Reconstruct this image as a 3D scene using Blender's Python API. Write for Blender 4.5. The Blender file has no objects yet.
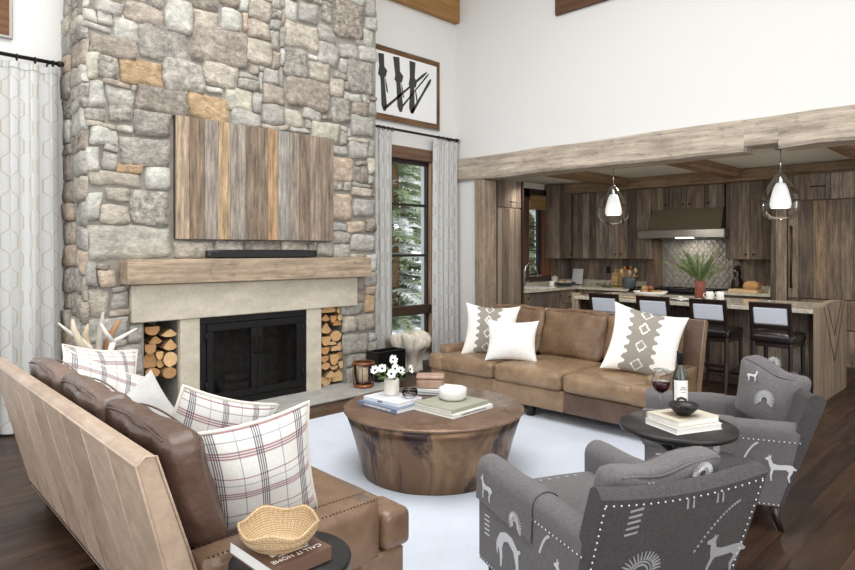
import bpy, bmesh, math, random
from mathutils import Vector, Matrix, noise
R = random.Random(7)
PI = math.pi
SC = bpy.context.scene
COL = SC.collection
def lin(v):
    v /= 255.0
    return v/12.92 if v <= .04045 else ((v+.055)/1.055)**2.4
def c(r, g, b): return (lin(r), lin(g), lin(b))
def jit(k, a=.06):
    s = 1+R.uniform(-a, a); return tuple(max(0, q*s) for q in k[:3])

# ------------------------------------------------------------------ materials
def nd(t, kind, **kw):
    n = t.nodes.new(kind)
    for k, v in kw.items():
        if hasattr(n, k): setattr(n, k, v)
        else: n.inputs[k].default_value = v
    return n
def math_n(t, op, a, b=None, cl=False):
    n = t.nodes.new('ShaderNodeMath'); n.operation = op; n.use_clamp = cl
    for i, x in enumerate((a, b)):
        if x is None: continue
        if isinstance(x, (int, float)): n.inputs[i].default_value = x
        else: t.links.new(x, n.inputs[i])
    return n.outputs[0]
def coord(t, which, scale):
    if which == 'uv': o = nd(t, 'ShaderNodeUVMap', uv_map='UVMap').outputs[0]
    else: o = t.nodes.new('ShaderNodeTexCoord').outputs['Object']
    m = t.nodes.new('ShaderNodeMapping'); m.inputs['Scale'].default_value = scale
    t.links.new(o, m.inputs['Vector']); return m.outputs[0]
def noise_n(t, which, scale, detail=4, rough=.6, dist=0):
    n = nd(t, 'ShaderNodeTexNoise'); n.inputs['Scale'].default_value = 1
    n.inputs['Detail'].default_value = detail; n.inputs['Roughness'].default_value = rough
    n.inputs['Distortion'].default_value = dist
    t.links.new(coord(t, which, scale), n.inputs['Vector']); return n.outputs[0]
def ramp(t, v, lo, hi, a=.3, b=.7):
    n = nd(t, 'ShaderNodeMapRange'); n.clamp = True
    n.inputs['From Min'].default_value = a; n.inputs['From Max'].default_value = b
    n.inputs['To Min'].default_value = lo; n.inputs['To Max'].default_value = hi
    t.links.new(v, n.inputs['Value']); return n.outputs[0]
def scale_col(t, col, f):
    n = t.nodes.new('ShaderNodeVectorMath'); n.operation = 'SCALE'
    t.links.new(col, n.inputs[0])
    t.links.new(f, n.inputs['Scale']); return n.outputs[0]
def mixc(t, f, a, b):
    n = t.nodes.new('ShaderNodeMix'); n.data_type = 'RGBA'
    t.links.new(f, n.inputs['Factor'])
    for k, x in ((6, a), (7, b)):
        if isinstance(x, tuple): n.inputs[k].default_value = (*x[:3], 1)
        else: t.links.new(x, n.inputs[k])
    return n.outputs[2]
MATS = {}
def new_mat(name):
    m = bpy.data.materials.new(name); m.use_nodes = True
    t = m.node_tree; b = t.nodes['Principled BSDF']; MATS[name] = m
    return m, t, b
def mk(name, base=None, layers=(), bump=None, rough=.6, metal=0, spec=.5, coat=0, sheen=0, rough_layer=None, extra=None, **inp):
    """base None: the face colours (attribute Col). layers: (coord, scale, detail, lo, hi[, a, b]) multiply the colour."""
    m, t, b = new_mat(name)
    if base is None:
        a = nd(t, 'ShaderNodeAttribute', attribute_name='Col'); col = a.outputs['Color']; alpha = a.outputs['Alpha']
    else:
        a = nd(t, 'ShaderNodeRGB'); a.outputs[0].default_value = (*base, 1); col = a.outputs[0]
    for L in layers:
        w, s, d, lo, hi = L[:5]
        f = ramp(t, noise_n(t, w, s, d), lo, hi, *(L[5:7] if len(L) > 5 else (.3, .7)))
        col = scale_col(t, col, f)
    if extra: col = extra(t, col)
    t.links.new(col, b.inputs['Base Color'])
    b.inputs['Roughness'].default_value = rough; b.inputs['Metallic'].default_value = metal
    b.inputs['Specular IOR Level'].default_value = spec
    if coat: b.inputs['Coat Weight'].default_value = coat; b.inputs['Coat Roughness'].default_value = .2
    if sheen: b.inputs['Sheen Weight'].default_value = sheen; b.inputs['Sheen Roughness'].default_value = .5
    if rough_layer:
        w, s, d, lo, hi = rough_layer
        t.links.new(ramp(t, noise_n(t, w, s, d), lo, hi), b.inputs['Roughness'])
    if bump:
        prev = None
        for (w, s, d, st, dist) in bump:
            n = nd(t, 'ShaderNodeBump'); n.inputs['Strength'].default_value = st; n.inputs['Distance'].default_value = dist
            t.links.new(noise_n(t, w, s, d), n.inputs['Height'])
            if prev: t.links.new(prev, n.inputs['Normal'])
            prev = n.outputs[0]
        t.links.new(prev, b.inputs['Normal'])
    for k, v in inp.items(): b.inputs[k.replace('_', ' ')].default_value = v
    return m
W3 = lambda s: (s, s, s)
mk('plaster', c(230, 229, 226), rough=.9, spec=.2, bump=[('o', W3(60), 3, .08, .003)])
mk('ceiling_paint', c(226, 222, 212), rough=.9, spec=.2)
mk('floorboards', None, [('uv', (1.2, 22, 1), 5, .28, .72), ('uv', (2.2, 5, 1), 3, .7, 1.3)], rough=.33, spec=.45,
   bump=[('uv', (2, 40, 1), 4, .2, .004), ('uv', (1.5, 6, 1), 2, .25, .01)], rough_layer=('uv', (2, 9, 1), 3, .26, .5))
mk('old_wood', None, [('uv', (2.6, 34, 1), 6, .5, 1.28, .32, .68), ('uv', (3, 12, 1), 5, .64, 1.22), ('uv', (14, 150, 1), 3, .8, 1.08, .35, .6)],
   rough=.8, spec=.25, bump=[('uv', (3, 70, 1), 5, .5, .006), ('uv', (2, 8, 1), 2, .3, .01)])
mk('sawn_wood', None, [('uv', (2.2, 42, 1), 6, .66, 1.25, .32, .68), ('uv', (1.5, 9, 1), 4, .7, 1.3), ('uv', (110, 9, 1), 2, .86, 1.1)],
   rough=.8, spec=.25, bump=[('uv', (3, 70, 1), 5, .5, .006), ('uv', (120, 7, 1), 2, .35, .004)])
mk('hewn_beam', None, [('uv', (1.4, 18, 1), 6, .6, 1.2, .3, .7), ('uv', (9, 16, 1), 3, .72, 1.03, .3, .45), ('uv', (2.5, 6, 1), 4, .75, 1.18), ('uv', (5, 90, 1), 3, .82, 1.06, .3, .55)],
   rough=.85, spec=.2, bump=[('uv', (2, 14, 1), 4, .6, .02), ('uv', (6, 80, 1), 3, .4, .006)])
mk('brown_wood', None, [('uv', (1.4, 26, 1), 5, .6, 1.35)], rough=.6, spec=.3, bump=[('uv', (2, 40, 1), 4, .25, .004)])
mk('dark_stain', c(38, 25, 23), [('o', (20, 20, 4), 4, .8, 1.2)], rough=.28, spec=.5, coat=.25)
def leather(name, rough, lo=.72, hi=1.25):
    mk(name, None, [('o', W3(3.2), 5, lo, hi), ('o', W3(14), 4, .86, 1.12)], rough=rough, spec=.5,
       rough_layer=('o', W3(6), 4, rough-.1, rough+.12), bump=[('o', W3(170), 3, .14, .003), ('o', W3(9), 3, .55, .016), ('o', W3(26), 4, .25, .006)])
leather('leather', .31); leather('leather_hide', .42, .9, 1.08)
def stone_extra(t, col):
    al = nd(t, 'ShaderNodeAttribute', attribute_name='Col').outputs['Alpha']
    n1 = noise_n(t, 'o', (20, 20, 26), 6, .7)
    dark = ramp(t, n1, .38, 1.5, .34, .66)
    one = math_n(t, 'ADD', math_n(t, 'MULTIPLY', math_n(t, 'SUBTRACT', dark, 1.0), al), 1.0)
    return scale_col(t, col, one)
mk('field_stone', None, [('o', (5, 5, 8), 6, .78, 1.18), ('o', (15, 15, 24), 6, .74, 1.2), ('o', (45, 45, 70), 5, .8, 1.14)], rough=.9, spec=.2, extra=stone_extra,
   bump=[('o', (11, 11, 16), 6, .65, .03), ('o', W3(60), 4, .5, .007)])
mk('mortar', c(150, 146, 138), [('o', W3(9), 4, .8, 1.1)], rough=.95, spec=.1, bump=[('o', W3(80), 4, .5, .006)])
mk('sandstone', c(207, 198, 180), [('o', (4, 4, 7), 6, .82, 1.12), ('o', W3(30), 4, .93, 1.06)], rough=.85, spec=.2, bump=[('o', (16, 16, 24), 5, .4, .012)])
mk('hearth_slab', c(176, 174, 168), [('o', W3(6), 5, .8, 1.15)], rough=.75, spec=.3, bump=[('o', W3(24), 5, .35, .01)])
mk('black_iron', c(38, 37, 37), [('o', W3(24), 4, .8, 1.3)], rough=.45, metal=.7)
mk('rod_iron', c(44, 40, 38), rough=.5, metal=.5)
mk('black_lacquer', c(20, 19, 20), rough=.35, spec=.5)
mk('table_black', c(34, 31, 31), [('o', (30, 6, 6), 3, .85, 1.15)], rough=.36, spec=.45)
mk('soot_brick', c(84, 77, 70), [('o', W3(14), 4, .5, 1.4)], rough=.95, spec=.1)
mk('brushed_steel', c(172, 168, 160), [('o', (3, 3, 90), 3, .92, 1.06)], rough=.3, metal=1)
mk('hood_metal', c(118, 108, 88), rough=.45, metal=.35)  # steel hood body, its brown reflection put into the base colour
mk('bronze', c(52, 44, 38), rough=.4, metal=.8)
mk('chrome', c(215, 215, 218), rough=.12, metal=1)
mk('silver_nail', c(225, 225, 228), rough=.3, metal=.8)
mk('brass_nail', c(80, 62, 50), rough=.35, metal=.8)
mk('ceramic_white', c(230, 229, 226), rough=.3, spec=.5)
mk('stoneware', c(226, 220, 208), [('o', W3(40), 3, .95, 1.03)], rough=.6)
mk('slate_ceramic', c(78, 84, 92), rough=.5)
mk('terracotta', c(128, 66, 50), [('o', W3(20), 3, .9, 1.1)], rough=.6)
mk('paper', c(238, 236, 230), [('uv', (2, 260, 1), 2, .88, 1.03)], rough=.8, spec=.2)
mk('cover', None, rough=.45, spec=.4)
mk('plain', None, rough=.7, spec=.3)
mk('plain_gloss', None, rough=.25, spec=.5)
mk('ink', c(60, 58, 58), rough=.7)
mk('white_ink', c(236, 232, 226), rough=.7)
mk('lantern_copper', c(158, 104, 72), rough=.35, metal=.6)
mk('candle_wax', c(244, 238, 224), rough=.5, Subsurface_Weight=.2)
mk('driftwood', c(238, 228, 212), [('o', (5, 5, 3), 5, .74, 1.1), ('o', (22, 22, 4), 5, .72, 1.06, .34, .5)], rough=.7, bump=[('o', (10, 10, 3), 4, .5, .02)])
mk('antler', None, [('o', (30, 30, 12), 4, .8, 1.12)], rough=.6)
def coil(t, col):
    uv = nd(t, 'ShaderNodeSeparateXYZ'); t.links.new(nd(t, 'ShaderNodeUVMap', uv_map='UVMap').outputs[0], uv.inputs[0])
    a = line_set(t, uv.outputs[1], .0085, (.1,), .16)
    b = line_set(t, math_n(t, 'ADD', uv.outputs[0], math_n(t, 'MULTIPLY', uv.outputs[1], 1.1)), .0125, (.5,), .2)
    col = mixc(t, math_n(t, 'MULTIPLY', a, .7), col, c(128, 92, 56))
    return mixc(t, math_n(t, 'MULTIPLY', b, .45), col, c(150, 112, 70))
mk('rug_pile', c(216, 223, 236), [('o', W3(2.2), 4, .93, 1.05), ('o', W3(120), 3, .9, 1.08)], rough=.95, spec=.1, sheen=.3, bump=[('o', W3(160), 3, .5, .01)])
mk('fur', c(242, 239, 233), [('o', (40, 40, 10), 3, .95, 1.03)], rough=.95, spec=.05, sheen=.4, bump=[('o', (70, 70, 24), 4, .4, .01)])
mk('hide', c(208, 206, 204), [('o', W3(6), 4, .82, 1.08)], rough=.85, spec=.15, sheen=.3, bump=[('o', W3(120), 3, .4, .01)])
mk('tweed', c(104, 100, 101), [('o', W3(240), 2, .7, 1.3), ('o', W3(60), 3, .9, 1.1)], rough=.95, spec=.1, sheen=.15, bump=[('o', W3(300), 2, .4, .004)])
mk('embroidery', c(206, 206, 208), [('o', W3(200), 2, .9, 1.05)], rough=.9, spec=.1)
mk('weave', None, [('o', W3(220), 2, .9, 1.08)], rough=.95, spec=.1, bump=[('o', W3(260), 2, .3, .004)])
mk('stool_fabric', c(206, 210, 220), [('o', W3(150), 2, .88, 1.1)], rough=.9, spec=.1)
mk('black_leather', c(26, 20, 20), rough=.3, spec=.5, bump=[('o', W3(14), 3, .3, .012)])
mk('shade_fabric', c(150, 116, 72), [('o', (4, 4, 60), 3, .85, 1.1)], rough=.9)
mk('granite', c(214, 206, 188), [('o', W3(70), 4, .62, 1.15, .36, .6), ('o', W3(18), 4, .8, 1.1)], rough=.09, spec=.6)
mk('tile_glaze', c(140, 136, 130), [('o', W3(9), 3, .8, 1.2)], rough=.2, spec=.6)
mk('cooktop', c(34, 34, 36), rough=.25, metal=.6)
mk('bark', c(150, 122, 92), [('o', (50, 50, 10), 4, .6, 1.2)], rough=.9, spec=.1, bump=[('o', (60, 60, 20), 4, .6, .01)])
mk('cut_wood', None, [('o', W3(26), 4, .84, 1.12)], rough=.85, spec=.15, bump=[('o', W3(60), 3, .4, .006)])
mk('charred', c(58, 50, 45), [('o', W3(20), 4, .4, 1.9)], rough=.95)
mk('leaf', None, rough=.55, spec=.3, Subsurface_Weight=.05)
m, t, b = new_mat('needle'); t.nodes.remove(b)
a = nd(t, 'ShaderNodeAttribute', attribute_name='Col'); df = nd(t, 'ShaderNodeBsdfDiffuse'); tl = nd(t, 'ShaderNodeBsdfTranslucent'); mx = nd(t, 'ShaderNodeMixShader')
t.links.new(a.outputs['Color'], df.inputs[0]); t.links.new(a.outputs['Color'], tl.inputs[0]); mx.inputs[0].default_value = .45
t.links.new(df.outputs[0], mx.inputs[1]); t.links.new(tl.outputs[0], mx.inputs[2]); t.links.new(mx.outputs[0], t.nodes['Material Output'].inputs['Surface'])
mk('snow', c(240, 243, 248), [('o', W3(1.5), 4, .93, 1.03)], rough=.9, spec=.2)
mk('art_paper', c(240, 240, 240), rough=.7)
mk('metal_frame', c(150, 146, 140), rough=.4, metal=.6)
mk('bottle_glass', c(34, 38, 18), rough=.08, spec=.6, coat=.5)
mk('red_wine', c(54, 8, 18), rough=.05, spec=.5)
mk('lamp_milk', c(246, 246, 246), rough=.3, Emission_Color=(1, .98, .95, 1), Emission_Strength=.55)
mk('lamp_lens', c(250, 246, 236), rough=.3, Emission_Color=(1, .94, .84, 1), Emission_Strength=2.5)
def copper(t, col):
    n = noise_n(t, 'o', (3.2, 3.2, 1.4), 6, .62, 1.2)
    n2 = noise_n(t, 'o', (3.4, 3.4, 1.3), 5, .65, 1.2)
    a = mixc(t, ramp(t, n, 0, 1, .42, .6), c(120, 92, 70), c(158, 130, 96))
    return mixc(t, ramp(t, n2, 0, 1, .46, .58), a, c(64, 50, 50))
mk('patina_copper', c(120, 90, 60), rough=.36, metal=.55, spec=.5, extra=copper, rough_layer=('o', W3(5), 4, .26, .5), bump=[('o', W3(12), 3, .12, .01)])
def copper_top(t, col):
    n = noise_n(t, 'o', (3, 3, 3), 6, .62, 1.5)
    return mixc(t, ramp(t, n, 0, 1, .4, .65), c(120, 94, 78), c(146, 120, 102))
mk('copper_top', c(120, 90, 60), rough=.3, metal=.5, extra=copper_top, rough_layer=('o', W3(6), 4, .2, .42))
# thin clear glass: a fresnel mix of clear and mirror, so panes need no thickness
def clear_glass(name, tint, refl=1.0, dark=0.0):
    m, t, b = new_mat(name); t.nodes.remove(b)
    out = t.nodes['Material Output']
    tr = nd(t, 'ShaderNodeBsdfTransparent'); tr.inputs[0].default_value = (*tint, 1)
    gl = nd(t, 'ShaderNodeBsdfGlossy'); gl.inputs['Roughness'].default_value = .03
    lw = nd(t, 'ShaderNodeLayerWeight'); lw.inputs['Blend'].default_value = .25
    f = math_n(t, 'MULTIPLY', lw.outputs['Fresnel'], refl, True)
    mx = nd(t, 'ShaderNodeMixShader')
    t.links.new(f, mx.inputs[0]); t.links.new(tr.outputs[0], mx.inputs[1]); t.links.new(gl.outputs[0], mx.inputs[2])
    sh = mx.outputs[0]
    if dark:
        df = nd(t, 'ShaderNodeBsdfDiffuse'); df.inputs[0].default_value = (*c(30, 29, 29), 1)
        m2 = nd(t, 'ShaderNodeMixShader'); m2.inputs[0].default_value = dark
        t.links.new(sh, m2.inputs[1]); t.links.new(df.outputs[0], m2.inputs[2]); sh = m2.outputs[0]
    t.links.new(sh, out.inputs['Surface']); return m
clear_glass('window_glass', (.96, .98, .98), .6); clear_glass('clear_glass', (.98, .99, .99), .6)
clear_glass('smoked_glass', (.8, .77, .77), 1.4); clear_glass('screen_mesh', (.85, .85, .85), .4, .28)
clear_glass('amber_glass', (.97, .9, .84), 1.1)
# woven patterns in the cloth's own UV (metres)
def line_set(t, u, period, offs, w):
    fr = math_n(t, 'FRACT', math_n(t, 'DIVIDE', u, period)); tot = None
    for o in offs:
        d = math_n(t, 'LESS_THAN', math_n(t, 'ABSOLUTE', math_n(t, 'SUBTRACT', fr, o)), w)
        tot = d if tot is None else math_n(t, 'MAXIMUM', tot, d)
    return tot
def plaid(t, col):
    uv = nd(t, 'ShaderNodeSeparateXYZ'); t.links.new(nd(t, 'ShaderNodeUVMap', uv_map='UVMap').outputs[0], uv.inputs[0])
    u, v = uv.outputs[0], uv.outputs[1]
    half = lambda m, s: math_n(t, 'MULTIPLY', m, s)
    P = .165
    red = math_n(t, 'MAXIMUM', line_set(t, v, P, (.40, .46, .52), .016), line_set(t, v, P, (.93,), .014))
    shade = math_n(t, 'MAXIMUM', line_set(t, v, P, (.46,), .1), line_set(t, u, P, (.3,), .1))
    navy = line_set(t, u, P, (.22, .27, .32, .37), .012)
    navy2 = math_n(t, 'MAXIMUM', line_set(t, u, P, (.82,), .012), line_set(t, v, P, (.75,), .012))
    col = mixc(t, half(shade, .25), col, c(176, 160, 158))
    col = mixc(t, half(red, .75), col, c(138, 72, 84))
    col = mixc(t, half(navy2, .55), col, c(88, 88, 108))
    return mixc(t, half(navy, .85), col, c(58, 60, 84))
mk('plaid', c(222, 221, 216), [('o', W3(160), 2, .92, 1.05)], rough=.95, spec=.1, extra=plaid, bump=[('o', W3(200), 2, .3, .004)])
mk('wicker', c(212, 186, 148), [('uv', (60, 60, 1), 2, .85, 1.12)], rough=.65, extra=coil)
def trellis(t, col):
    uv = nd(t, 'ShaderNodeSeparateXYZ'); t.links.new(nd(t, 'ShaderNodeUVMap', uv_map='UVMap').outputs[0], uv.inputs[0])
    u, v = uv.outputs[0], uv.outputs[1]
    x = math_n(t, 'ABSOLUTE', math_n(t, 'SUBTRACT', math_n(t, 'MULTIPLY', math_n(t, 'FRACT', math_n(t, 'DIVIDE', u, .15)), .15), .075))
    tri = math_n(t, 'PINGPONG', v, .155)
    h = ramp(t, tri, .014, .058, .05, .105)
    m = math_n(t, 'LESS_THAN', math_n(t, 'ABSOLUTE', math_n(t, 'SUBTRACT', x, h)), .0045)
    return mixc(t, math_n(t, 'MULTIPLY', m, .75), col, c(186, 174, 156))
mk('curtain_cloth', c(208, 208, 206), [('o', W3(120), 2, .92, 1.06)], rough=.9, spec=.1, extra=trellis, bump=[('o', W3(180), 2, .2, .003)])

# ------------------------------------------------------------------ mesh builder
class MB:
    def __init__(s, M=None): s.v = []; s.f = []; s.uv = []; s.col = []; s.mi = []; s.sm = []; s.M = M or Matrix()
    def at(s, M): s.M = M; return s
    def add(s, vs, fs, uvs=None, col=(1, 1, 1), mi=0, sm=False):
        b = len(s.v); s.v += [tuple(s.M @ Vector(p)) for p in vs]
        one = not (len(col) and isinstance(col[0], (tuple, list)))
        for i, f in enumerate(fs):
            s.f.append(tuple(b+k for k in f)); s.uv.append(uvs[i] if uvs else [(0, 0)]*len(f))
            k = col if one else col[i]
            s.col.append((*k, 1.0) if len(k) == 3 else tuple(k)); s.mi.append(mi); s.sm.append(sm)
    def box(s, x0, x1, y0, y1, z0, z1, col=(1, 1, 1), g=2, b=0.0, mi=0, warp=None):
        lo, hi = (x0, y0, z0), (x1, y1, z1)
        b = min(b, *(abs(hi[i]-lo[i])*.45 for i in range(3))); vs = []; fs = []; idx = {}
        for sx in (0, 1):
            for sy in (0, 1):
                for sz in (0, 1):
                    q = (sx, sy, sz)
                    for a in range(3):
                        p = [(hi if q[i] else lo)[i] + (0 if i == a else (-b if q[i] else b)) for i in range(3)]
                        idx[q, a] = len(vs); vs.append(tuple(p))
        for a in range(3):
            o1, o2 = [i for i in range(3) if i != a]
            for sd in (0, 1):
                L = []
                for (p, q) in ((0, 0), (1, 0), (1, 1), (0, 1)):
                    k = [0]*3; k[a] = sd; k[o1] = p; k[o2] = q; L.append(idx[tuple(k), a])
                fs.append(L)
        if b > 0:
            for a in range(3):
                o1, o2 = [i for i in range(3) if i != a]
                for p in (0, 1):
                    for q in (0, 1):
                        k0 = [0]*3; k1 = [0]*3; k1[a] = 1
                        for k in (k0, k1): k[o1] = p; k[o2] = q
                        fs.append([idx[tuple(k0), o1], idx[tuple(k1), o1], idx[tuple(k1), o2], idx[tuple(k0), o2]])
            for sx in (0, 1):
                for sy in (0, 1):
                    for sz in (0, 1): fs.append([idx[(sx, sy, sz), a] for a in range(3)])
        ctr = Vector(((x0+x1)/2, (y0+y1)/2, (z0+z1)/2)); off = (R.uniform(0, 50), R.uniform(0, 50)); uvs = []; out = []
        for f in fs:
            P = [Vector(vs[i]) for i in f]; n = (P[1]-P[0]).cross(P[2]-P[0])
            m = sum(P, Vector())/len(P)-ctr
            if n.dot(m) < 0: f = f[::-1]; P = P[::-1]
            an = [abs(q) for q in n]; ax = an.index(max(an)); o = [i for i in range(3) if i != ax]
            if g in o: uu = g; vv = [i for i in o if i != g][0]; k = 1
            else: uu, vv = o; k = 6
            uvs.append([(p[uu]*k+off[0], p[vv]+off[1]) for p in P]); out.append(f)
        if warp: vs = [warp(Vector(p)) for p in vs]
        s.add(vs, out, uvs, col, mi)
    def soft(s, cx, cy, cz, sx, sy, sz, r=.04, puff=(0, 0, 0), n=9, col=(1, 1, 1), mi=0, warp=None, wr=0):
        """a stuffed block: rounded edges, faces swelling by puff"""
        H = (sx/2, sy/2, sz/2); idx = {}; vs = []; fs = []
        ts = [-1+2*i/n for i in range(n+1)]
        ts = [math.copysign(abs(q)**.75, q) for q in ts]
        def vert(p):
            k = tuple(round(q, 5) for q in p)
            if k in idx: return idx[k]
            q = [p[i]*H[i] for i in range(3)]; inn = [max(-(H[i]-r), min(H[i]-r, q[i])) for i in range(3)]
            d = Vector(q)-Vector(inn)
            q = Vector(inn) + (d.normalized()*r if d.length > 1e-9 else d)
            if d.length <= 1e-9: q = Vector(p[i]*H[i] for i in range(3))
            for a in range(3):
                o = [i for i in range(3) if i != a]
                q[a] += math.copysign(1, p[a])*abs(p[a])**3*puff[a]*(1-p[o[0]]**2)*(1-p[o[1]]**2)
            if wr: q += Vector((noise.noise(q*7+Vector((cx, cy, cz))), noise.noise(q*7+Vector((9, cy, 3))), noise.noise(q*7+Vector((cx, 5, 2)))))*wr
            w = q+Vector((cx, cy, cz))
            if warp: w = warp(w)
            idx[k] = len(vs); vs.append(tuple(w)); return idx[k]
        for a in range(3):
            o1, o2 = (a+1) % 3, (a+2) % 3
            for sd in (-1, 1):
                for i in range(n):
                    for j in range(n):
                        L = []
                        for (u, v) in ((ts[i], ts[j]), (ts[i+1], ts[j]), (ts[i+1], ts[j+1]), (ts[i], ts[j+1])):
                            p = [0]*3; p[a] = sd; p[o1] = u; p[o2] = v; L.append(vert(p))
                        fs.append(L if sd > 0 else L[::-1])
        s.add(vs, fs, None, col, mi, True)
    def tube(s, pts, rs, n=8, col=(1, 1, 1), mi=0, sm=True, cap=True):
        pts = [Vector(p) for p in pts]; rs = rs if isinstance(rs, (list, tuple)) else [rs]*len(pts)
        vs = []; fs = []; up = None; uvs = []; L = 0
        for i, p in enumerate(pts):
            d = (pts[min(i+1, len(pts)-1)]-pts[max(i-1, 0)]).normalized()
            if up is None: up = Vector((0, 0, 1)) if abs(d.z) < .9 else Vector((1, 0, 0))
            a = d.cross(up).normalized(); up = a.cross(d).normalized()
            for k in range(n):
                t = 2*PI*k/n; vs.append(tuple(p+(a*math.cos(t)+up*math.sin(t))*rs[i]))
        for i in range(len(pts)-1):
            l2 = L+(pts[i+1]-pts[i]).length
            for k in range(n):
                fs.append((i*n+k, i*n+(k+1) % n, (i+1)*n+(k+1) % n, (i+1)*n+k))
                uvs.append([(L, k/n), (L, (k+1)/n), (l2, (k+1)/n), (l2, k/n)])
            L = l2
        if cap:
            fs.append(tuple(range(n))[::-1]); uvs.append([(0, 0)]*n)
            fs.append(tuple((len(pts)-1)*n+k for k in range(n))); uvs.append([(0, 0)]*n)
        s.add(vs, fs, uvs, col, mi, sm)
    def lathe(s, prof, cx=0, cy=0, cz=0, n=32, col=(1, 1, 1), mi=0, sm=True, wob=None, sq=(1, 1)):
        vs = []; fs = []; uvs = []; L = 0
        for (r, z) in prof:
            for k in range(n):
                t = 2*PI*k/n; rr, zz = (r, z) if not wob else wob(r, z, t)
                vs.append((cx+rr*math.cos(t)*sq[0], cy+rr*math.sin(t)*sq[1], cz+zz))
        for i in range(len(prof)-1):
            l2 = L+math.hypot(prof[i+1][0]-prof[i][0], prof[i+1][1]-prof[i][1])
            for k in range(n):
                fs.append((i*n+k, i*n+(k+1) % n, (i+1)*n+(k+1) % n, (i+1)*n+k))
                uvs.append([(k/n, L), ((k+1)/n, L), ((k+1)/n, l2), (k/n, l2)])
            L = l2
        if prof[0][0] > 1e-4: fs.append(tuple(range(n))[::-1]); uvs.append([(0, 0)]*n)
        if prof[-1][0] > 1e-4: fs.append(tuple((len(prof)-1)*n+k for k in range(n))); uvs.append([(0, 0)]*n)
        s.add(vs, fs, uvs, col, mi, sm)
    def ball(s, cx, cy, cz, r, n=10, col=(1, 1, 1), mi=0, sz=1):
        m = max(4, n//2)
        s.lathe([(max(1e-5, r*math.sin(PI*i/m)), -r*sz*math.cos(PI*i/m)) for i in range(m+1)], cx, cy, cz, n, col, mi)
    def dome(s, p, nrm, r, col=(1, 1, 1), mi=0, n=6):
        q = Vector(nrm).to_track_quat('Z', 'Y').to_matrix().to_4x4(); M0 = s.M
        s.M = M0 @ Matrix.Translation(p) @ q
        s.lathe([(r, 0), (r*.8, r*.45), (1e-5, r*.7)], 0, 0, 0, n, col, mi); s.M = M0
    def grid(s, fn, nu, nv, col=(1, 1, 1), mi=0, sm=True, colfn=None, uvfn=None, flip=False):
        vs = [fn(i/nu, j/nv) for j in range(nv+1) for i in range(nu+1)]; fs = []; cols = []; uvs = []
        for j in range(nv):
            for i in range(nu):
                a = j*(nu+1)+i; f = (a, a+1, a+nu+2, a+nu+1)
                q = ((i, j), (i+1, j), (i+1, j+1), (i, j+1))
                w = [uvfn(x/nu, y/nv) if uvfn else (x/nu, y/nv) for x, y in q]
                if flip: f = f[::-1]; w = w[::-1]
                fs.append(f); uvs.append(w); cols.append(colfn((i+.5)/nu, (j+.5)/nv) if colfn else col)
        s.add(vs, fs, uvs, cols, mi, sm)
    def prism(s, poly, h0, h1, col=(1, 1, 1), mi=0, mi_side=None, sm=False):
        """poly in the local xy plane, extruded along z"""
        n = len(poly); vs = [(x, y, h0) for x, y in poly]+[(x, y, h1) for x, y in poly]
        s.add(vs, [tuple(range(n))[::-1], tuple(range(n, 2*n))], [[poly[i] for i in range(n)][::-1], [poly[i] for i in range(n)]], col, mi)
        fs = [(i, (i+1) % n, n+(i+1) % n, n+i) for i in range(n)]
        s.add(vs, fs, [[(h0, i*.02), (h0, i*.02+.02), (h1, i*.02+.02), (h1, i*.02)] for i in range(n)], col, mi if mi_side is None else mi_side, sm)
    def build(s, name, mats, parent=None, loc=None, rotz=0, **props):
        me = bpy.data.meshes.new(name); me.from_pydata(s.v, [], s.f)
        ul = me.uv_layers.new(name='UVMap')
        ul.data.foreach_set('uv', [q for f in s.uv for p in f for q in p])
        ca = me.color_attributes.new('Col', 'FLOAT_COLOR', 'CORNER')
        ca.data.foreach_set('color', [q for f, k in zip(s.f, s.col) for _ in f for q in k])
        me.polygons.foreach_set('material_index', s.mi); me.polygons.foreach_set('use_smooth', s.sm)
        for m in (mats if isinstance(mats, (list, tuple)) else [mats]): me.materials.append(MATS[m])
        me.update(); me.validate()
        o = bpy.data.objects.new(name, me); COL.objects.link(o)
        if parent: o.parent = parent
        if loc: o.location = loc
        if rotz: o.rotation_euler = (0, 0, rotz)
        tag(o, **props); return o
def tag(o, label=None, cat=None, group=None, kind=None):
    if label: o['label'] = label
    if cat: o['category'] = cat
    if group: o['group'] = group
    if kind: o['kind'] = kind
    return o
def thing(name, label, cat, loc=(0, 0, 0), rotz=0, group=None):
    o = bpy.data.objects.new(name, None); COL.objects.link(o); o.empty_display_size = .1
    o.location = loc; o.rotation_euler = (0, 0, rotz); return tag(o, label, cat, group)
def dup(root, loc, rotz, label, group=None):
    r = root.copy(); COL.objects.link(r); r.location = loc; r.rotation_euler = (0, 0, rotz); r['label'] = label
    if group: r['group'] = group
    for ch in list(root.children):
        k = ch.copy(); COL.objects.link(k); k.parent = r
        for g in list(ch.children):
            d = g.copy(); COL.objects.link(d); d.parent = k
    return r
def T(x, y, z): return Matrix.Translation((x, y, z))
def RZ(a): return Matrix.Rotation(a, 4, 'Z')
def RX(a): return Matrix.Rotation(a, 4, 'X')
def RY(a): return Matrix.Rotation(a, 4, 'Y')
def planks(mb, axis, a0, a1, z0, z1, d0, d1, pal, w=(.08, .16), g=2, b=.004, run=None, jitter=.08):
    """boards side by side along axis ('x' or 'y') from a0 to a1; d0..d1 is their thickness range on the other axis"""
    p = a0
    while p < a1-1e-6:
        q = min(a1, p+R.uniform(*w))
        if a1-q < w[0]*.5: q = a1
        k = jit(R.choice(pal), jitter)
        if axis == 'x': mb.box(p+.0008, q-.0008, d0, d1, z0, z1, k, 2, b)
        else: mb.box(d0, d1, p+.0008, q-.0008, z0, z1, k, 2, b)
        p = q
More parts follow.
